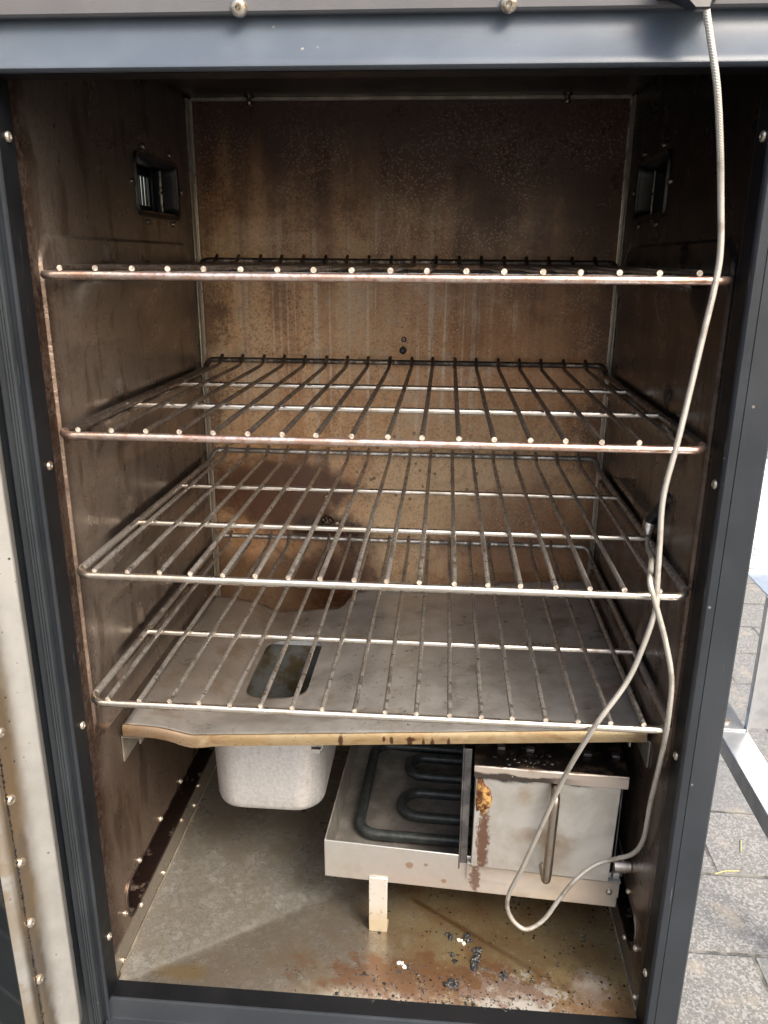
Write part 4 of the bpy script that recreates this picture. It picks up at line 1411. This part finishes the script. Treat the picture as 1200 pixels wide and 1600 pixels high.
# ------------------------------------------------------------------ charred bits and crumbs on the floor pan
def floor_z(x, y):
    tx = (x - XL) / (cx - XL) if x < cx else (XR - x) / (XR - cx)
    ty = (y - 0.002) / (cy - 0.002) if y < cy else (DW - y) / (DW - cy)
    tt_ = min(tx, ty)
    return 0.0004 + dz * (tt_ + 0.02 * math.exp(-((tx - ty) / 0.04) ** 2))


def lumpy(bm_, c, r, seed, flat=0.6, el=(1, 1)):
    """one irregular lump"""
    n_, m_ = 7, 5
    loops_ = []
    for i in range(m_ + 1):
        ph = math.pi * i / m_
        lp = []
        for k in range(n_):
            th = 2 * math.pi * k / n_
            d = Vector((math.sin(ph) * math.cos(th), math.sin(ph) * math.sin(th), -math.cos(ph)))
            rr_ = r * (1 + 1.1 * mnoise.noise(d * 1.9 + Vector((seed, seed * 2, 0))))
            lp.append((c[0] + d.x * rr_ * el[0], c[1] + d.y * rr_ * el[1], c[2] + d.z * rr_ * flat))
        loops_.append(lp)
    bm_.loft(loops_)


flakes = [
    ('long ridged charred flake lying nearest the right fold of the floor', [(0.0815, 0.064, 0.0042), (0.0805, 0.059, 0.004), (0.0795, 0.0545, 0.0045), (0.0785, 0.05, 0.0042), (0.078, 0.046, 0.0035)]),
    ('small charred flake lying below the long ridged one, left of it', [(0.0605, 0.0555, 0.0032), (0.0615, 0.052, 0.0028)]),
    ('forked black flake at the top of the charred bits', [(0.0715, 0.0795, 0.0026), (0.0735, 0.077, 0.003), (0.0745, 0.073, 0.0028)]),
    ('small grey and black flake left of the forked one', [(0.0575, 0.077, 0.003), (0.0595, 0.0745, 0.0026)]),
    ('round charred clump close to the front sill', [(0.061, 0.027, 0.0042), (0.064, 0.0245, 0.004), (0.058, 0.0235, 0.003)]),
    ('small dark clump between the round clump and the bare patch', [(0.099, 0.040, 0.0028), (0.101, 0.0375, 0.0025)]),
]
for i, (lab, ls) in enumerate(flakes):
    b = MB()
    x0_, y0_ = ls[0][0], ls[0][1]
    z0_ = floor_z(x0_, y0_)
    for j, (x, y, r_) in enumerate(ls):
        for q in range(3):
            lumpy(b, (x - x0_ + random.gauss(0, 0.0012), y - y0_ + random.gauss(0, 0.0012), floor_z(x, y) - z0_ + r_ * 0.25), r_ * random.uniform(0.4, 0.8), i * 3.1 + j + q * 1.7, 0.45, (random.uniform(0.6, 1.3), random.uniform(0.6, 1.3)))
    o = b.build('charred_flake', M['char'], None, auto=20)
    o.location = (x0_, y0_, z0_)
    tag(o, lab, 'flake', 'charred flakes on the floor pan')
for i, (lab, x, y, r_) in enumerate((('curled white ash flake near the front sill', 0.018, 0.044, 0.0034), ('white ash flake beside the forked black flake', 0.0655, 0.0735, 0.0032))):
    b = MB()
    for q in range(3):
        lumpy(b, (q * 0.0022, -q * 0.0016 + 0.0012 * (q % 2), 0.0008), r_ * 0.45, i * 5 + q, 0.5)
    o = b.build('ash_flake', M['ash'], None)
    o.location = (x, y, floor_z(x, y))
    tag(o, lab, 'ash', 'white ash flakes on the floor pan')
b = MB()
for i in range(700):
    if i < 480:
        x, y = random.gauss(0.06, 0.06), abs(random.gauss(0.004, 0.02)) + 0.004
    else:
        x, y = random.uniform(-0.02, 0.188), random.uniform(0.004, 0.11)
    if not -0.1 < x < 0.19:
        continue
    r_ = random.uniform(0.00025, 0.0007) if random.random() < 0.92 else random.uniform(0.0007, 0.0014)
    lumpy(b, (x, y, floor_z(x, y) + r_ * 0.3), r_, i * 0.7, 0.6)
o = b.build('crumbs', M['char'], None)
tag(o, 'fine black crumbs scattered along the front of the floor pan', 'crumbs', kind='stuff')

# ------------------------------------------------------------------ side table to the right
tb = empty('side_table', (0.3, 0.2, GZ))
tag(tb, 'white and galvanised metal side table standing right of the smoker', 'table')


def tpart(o):
    o.location = (-0.3, -0.2, -GZ)
    return o


b = MB().box(0.3, 0.3265, -0.35, 0.75, 0.1045, 0.122)
tpart(b.build('rail', M['galv'], tb, bevel=0.0012))
tp_ = MB()
tp_.loft([[(0.53 + q[0], 0.49 + q[1], z) for q in rrect(0.205, 0.215, 0.014, 5)] for z in (0.2545, 0.26)], True, True)
tpart(tp_.build('table_top', M['white'], tb, bevel=0.001))
for x, y in ((0.354, 0.309), (0.347, 0.292), (0.40, 0.305)):
    b = MB().lathe([(0.0095, 0), (0.0095, 0.0012), (0.006, 0.0015), (0.005, 0.0035), (0.0001, 0.004)], (x, y, 0.26), (0, 0, 1), 18)
    tpart(b.build('bolt', M['white'], tb))
# bent bracket between rail and top
b = MB()
b.box(0.302, 0.3245, 0.205, 0.262, 0.1222, 0.1236)
b.box(0.3247, 0.3265, 0.2045, 0.2115, 0.1222, 0.2544)
b.box(0.3266, 0.375, 0.2101, 0.2115, 0.1222, 0.2544)
b.box(0.3266, 0.375, 0.2117, 0.30, 0.2530, 0.2544)
br_ = tpart(b.build('bracket', M['galv'], tb, bevel=0.0006))
for x, y in ((0.3095, 0.2185), (0.3145, 0.242)):
    b = MB().lathe([(0.0052, 0), (0.0052, 0.0012), (0.0035, 0.002), (0.0015, 0.002), (0.0012, 0.001), (0.0001, 0.001)], (x, y, 0.1237), (0, 0, 1), 14)
    b.build('screw', M['screw'], br_)
for xa, xb, ya, yb in ((0.70, 0.73, 0.29, 0.32), (0.70, 0.73, 0.66, 0.69), (0.36, 0.39, 0.67, 0.70)):
    q = MB().box(xa, xb, ya, yb, GZ, 0.2544)
    tpart(q.build('leg', M['galv'], tb, bevel=0.001))

# stand that carries the smoker
st = empty('smoker_stand', (0, 0.17, GZ))
tag(st, 'white painted stand with splayed legs underneath the smoker', 'stand')
b = MB().box(-0.2, 0.2, 0.0, 0.34, ZB - 0.031, ZB - 0.0008)
o = b.build('stand_top', M['white'], st, bevel=0.001)
o.location = (0, -0.17, -GZ)
for sx in (-1, 1):
    for (ya, yb) in ((0.05, -0.02), (0.29, 0.46)):
        b = MB()
        b.loft([[(sx * 0.19 + a, ya + c, ZB - 0.0315) for a, c in ((-0.014, -0.014), (0.014, -0.014), (0.014, 0.014), (-0.014, 0.014))],
                [(sx * (0.235 if yb < 0 else 0.37) + a, yb + c, GZ) for a, c in ((-0.014, -0.014), (0.014, -0.014), (0.014, 0.014), (-0.014, 0.014))]], True, True)
        o = b.build('leg', M['white'], st, bevel=0.001)
        o.location = (0, -0.17, -GZ)

# a blade of dry grass on the pavers
for lab, p in (('short yellow green grass blade lying across a paver joint', [(0.615, 0.905), (0.64, 0.915), (0.667, 0.917)]), ('dry straw bit lying on the paver behind the grass blade', [(0.69, 0.975), (0.702, 1.01)])):
    b = MB().tube([(x - p[0][0], y - p[0][1], 0.002) for x, y in p], 0.0013, 6)
    o = b.build('grass_blade', M['straw'], None)
    o.location = (p[0][0], p[0][1], GZ)
    tag(o, lab, 'grass')
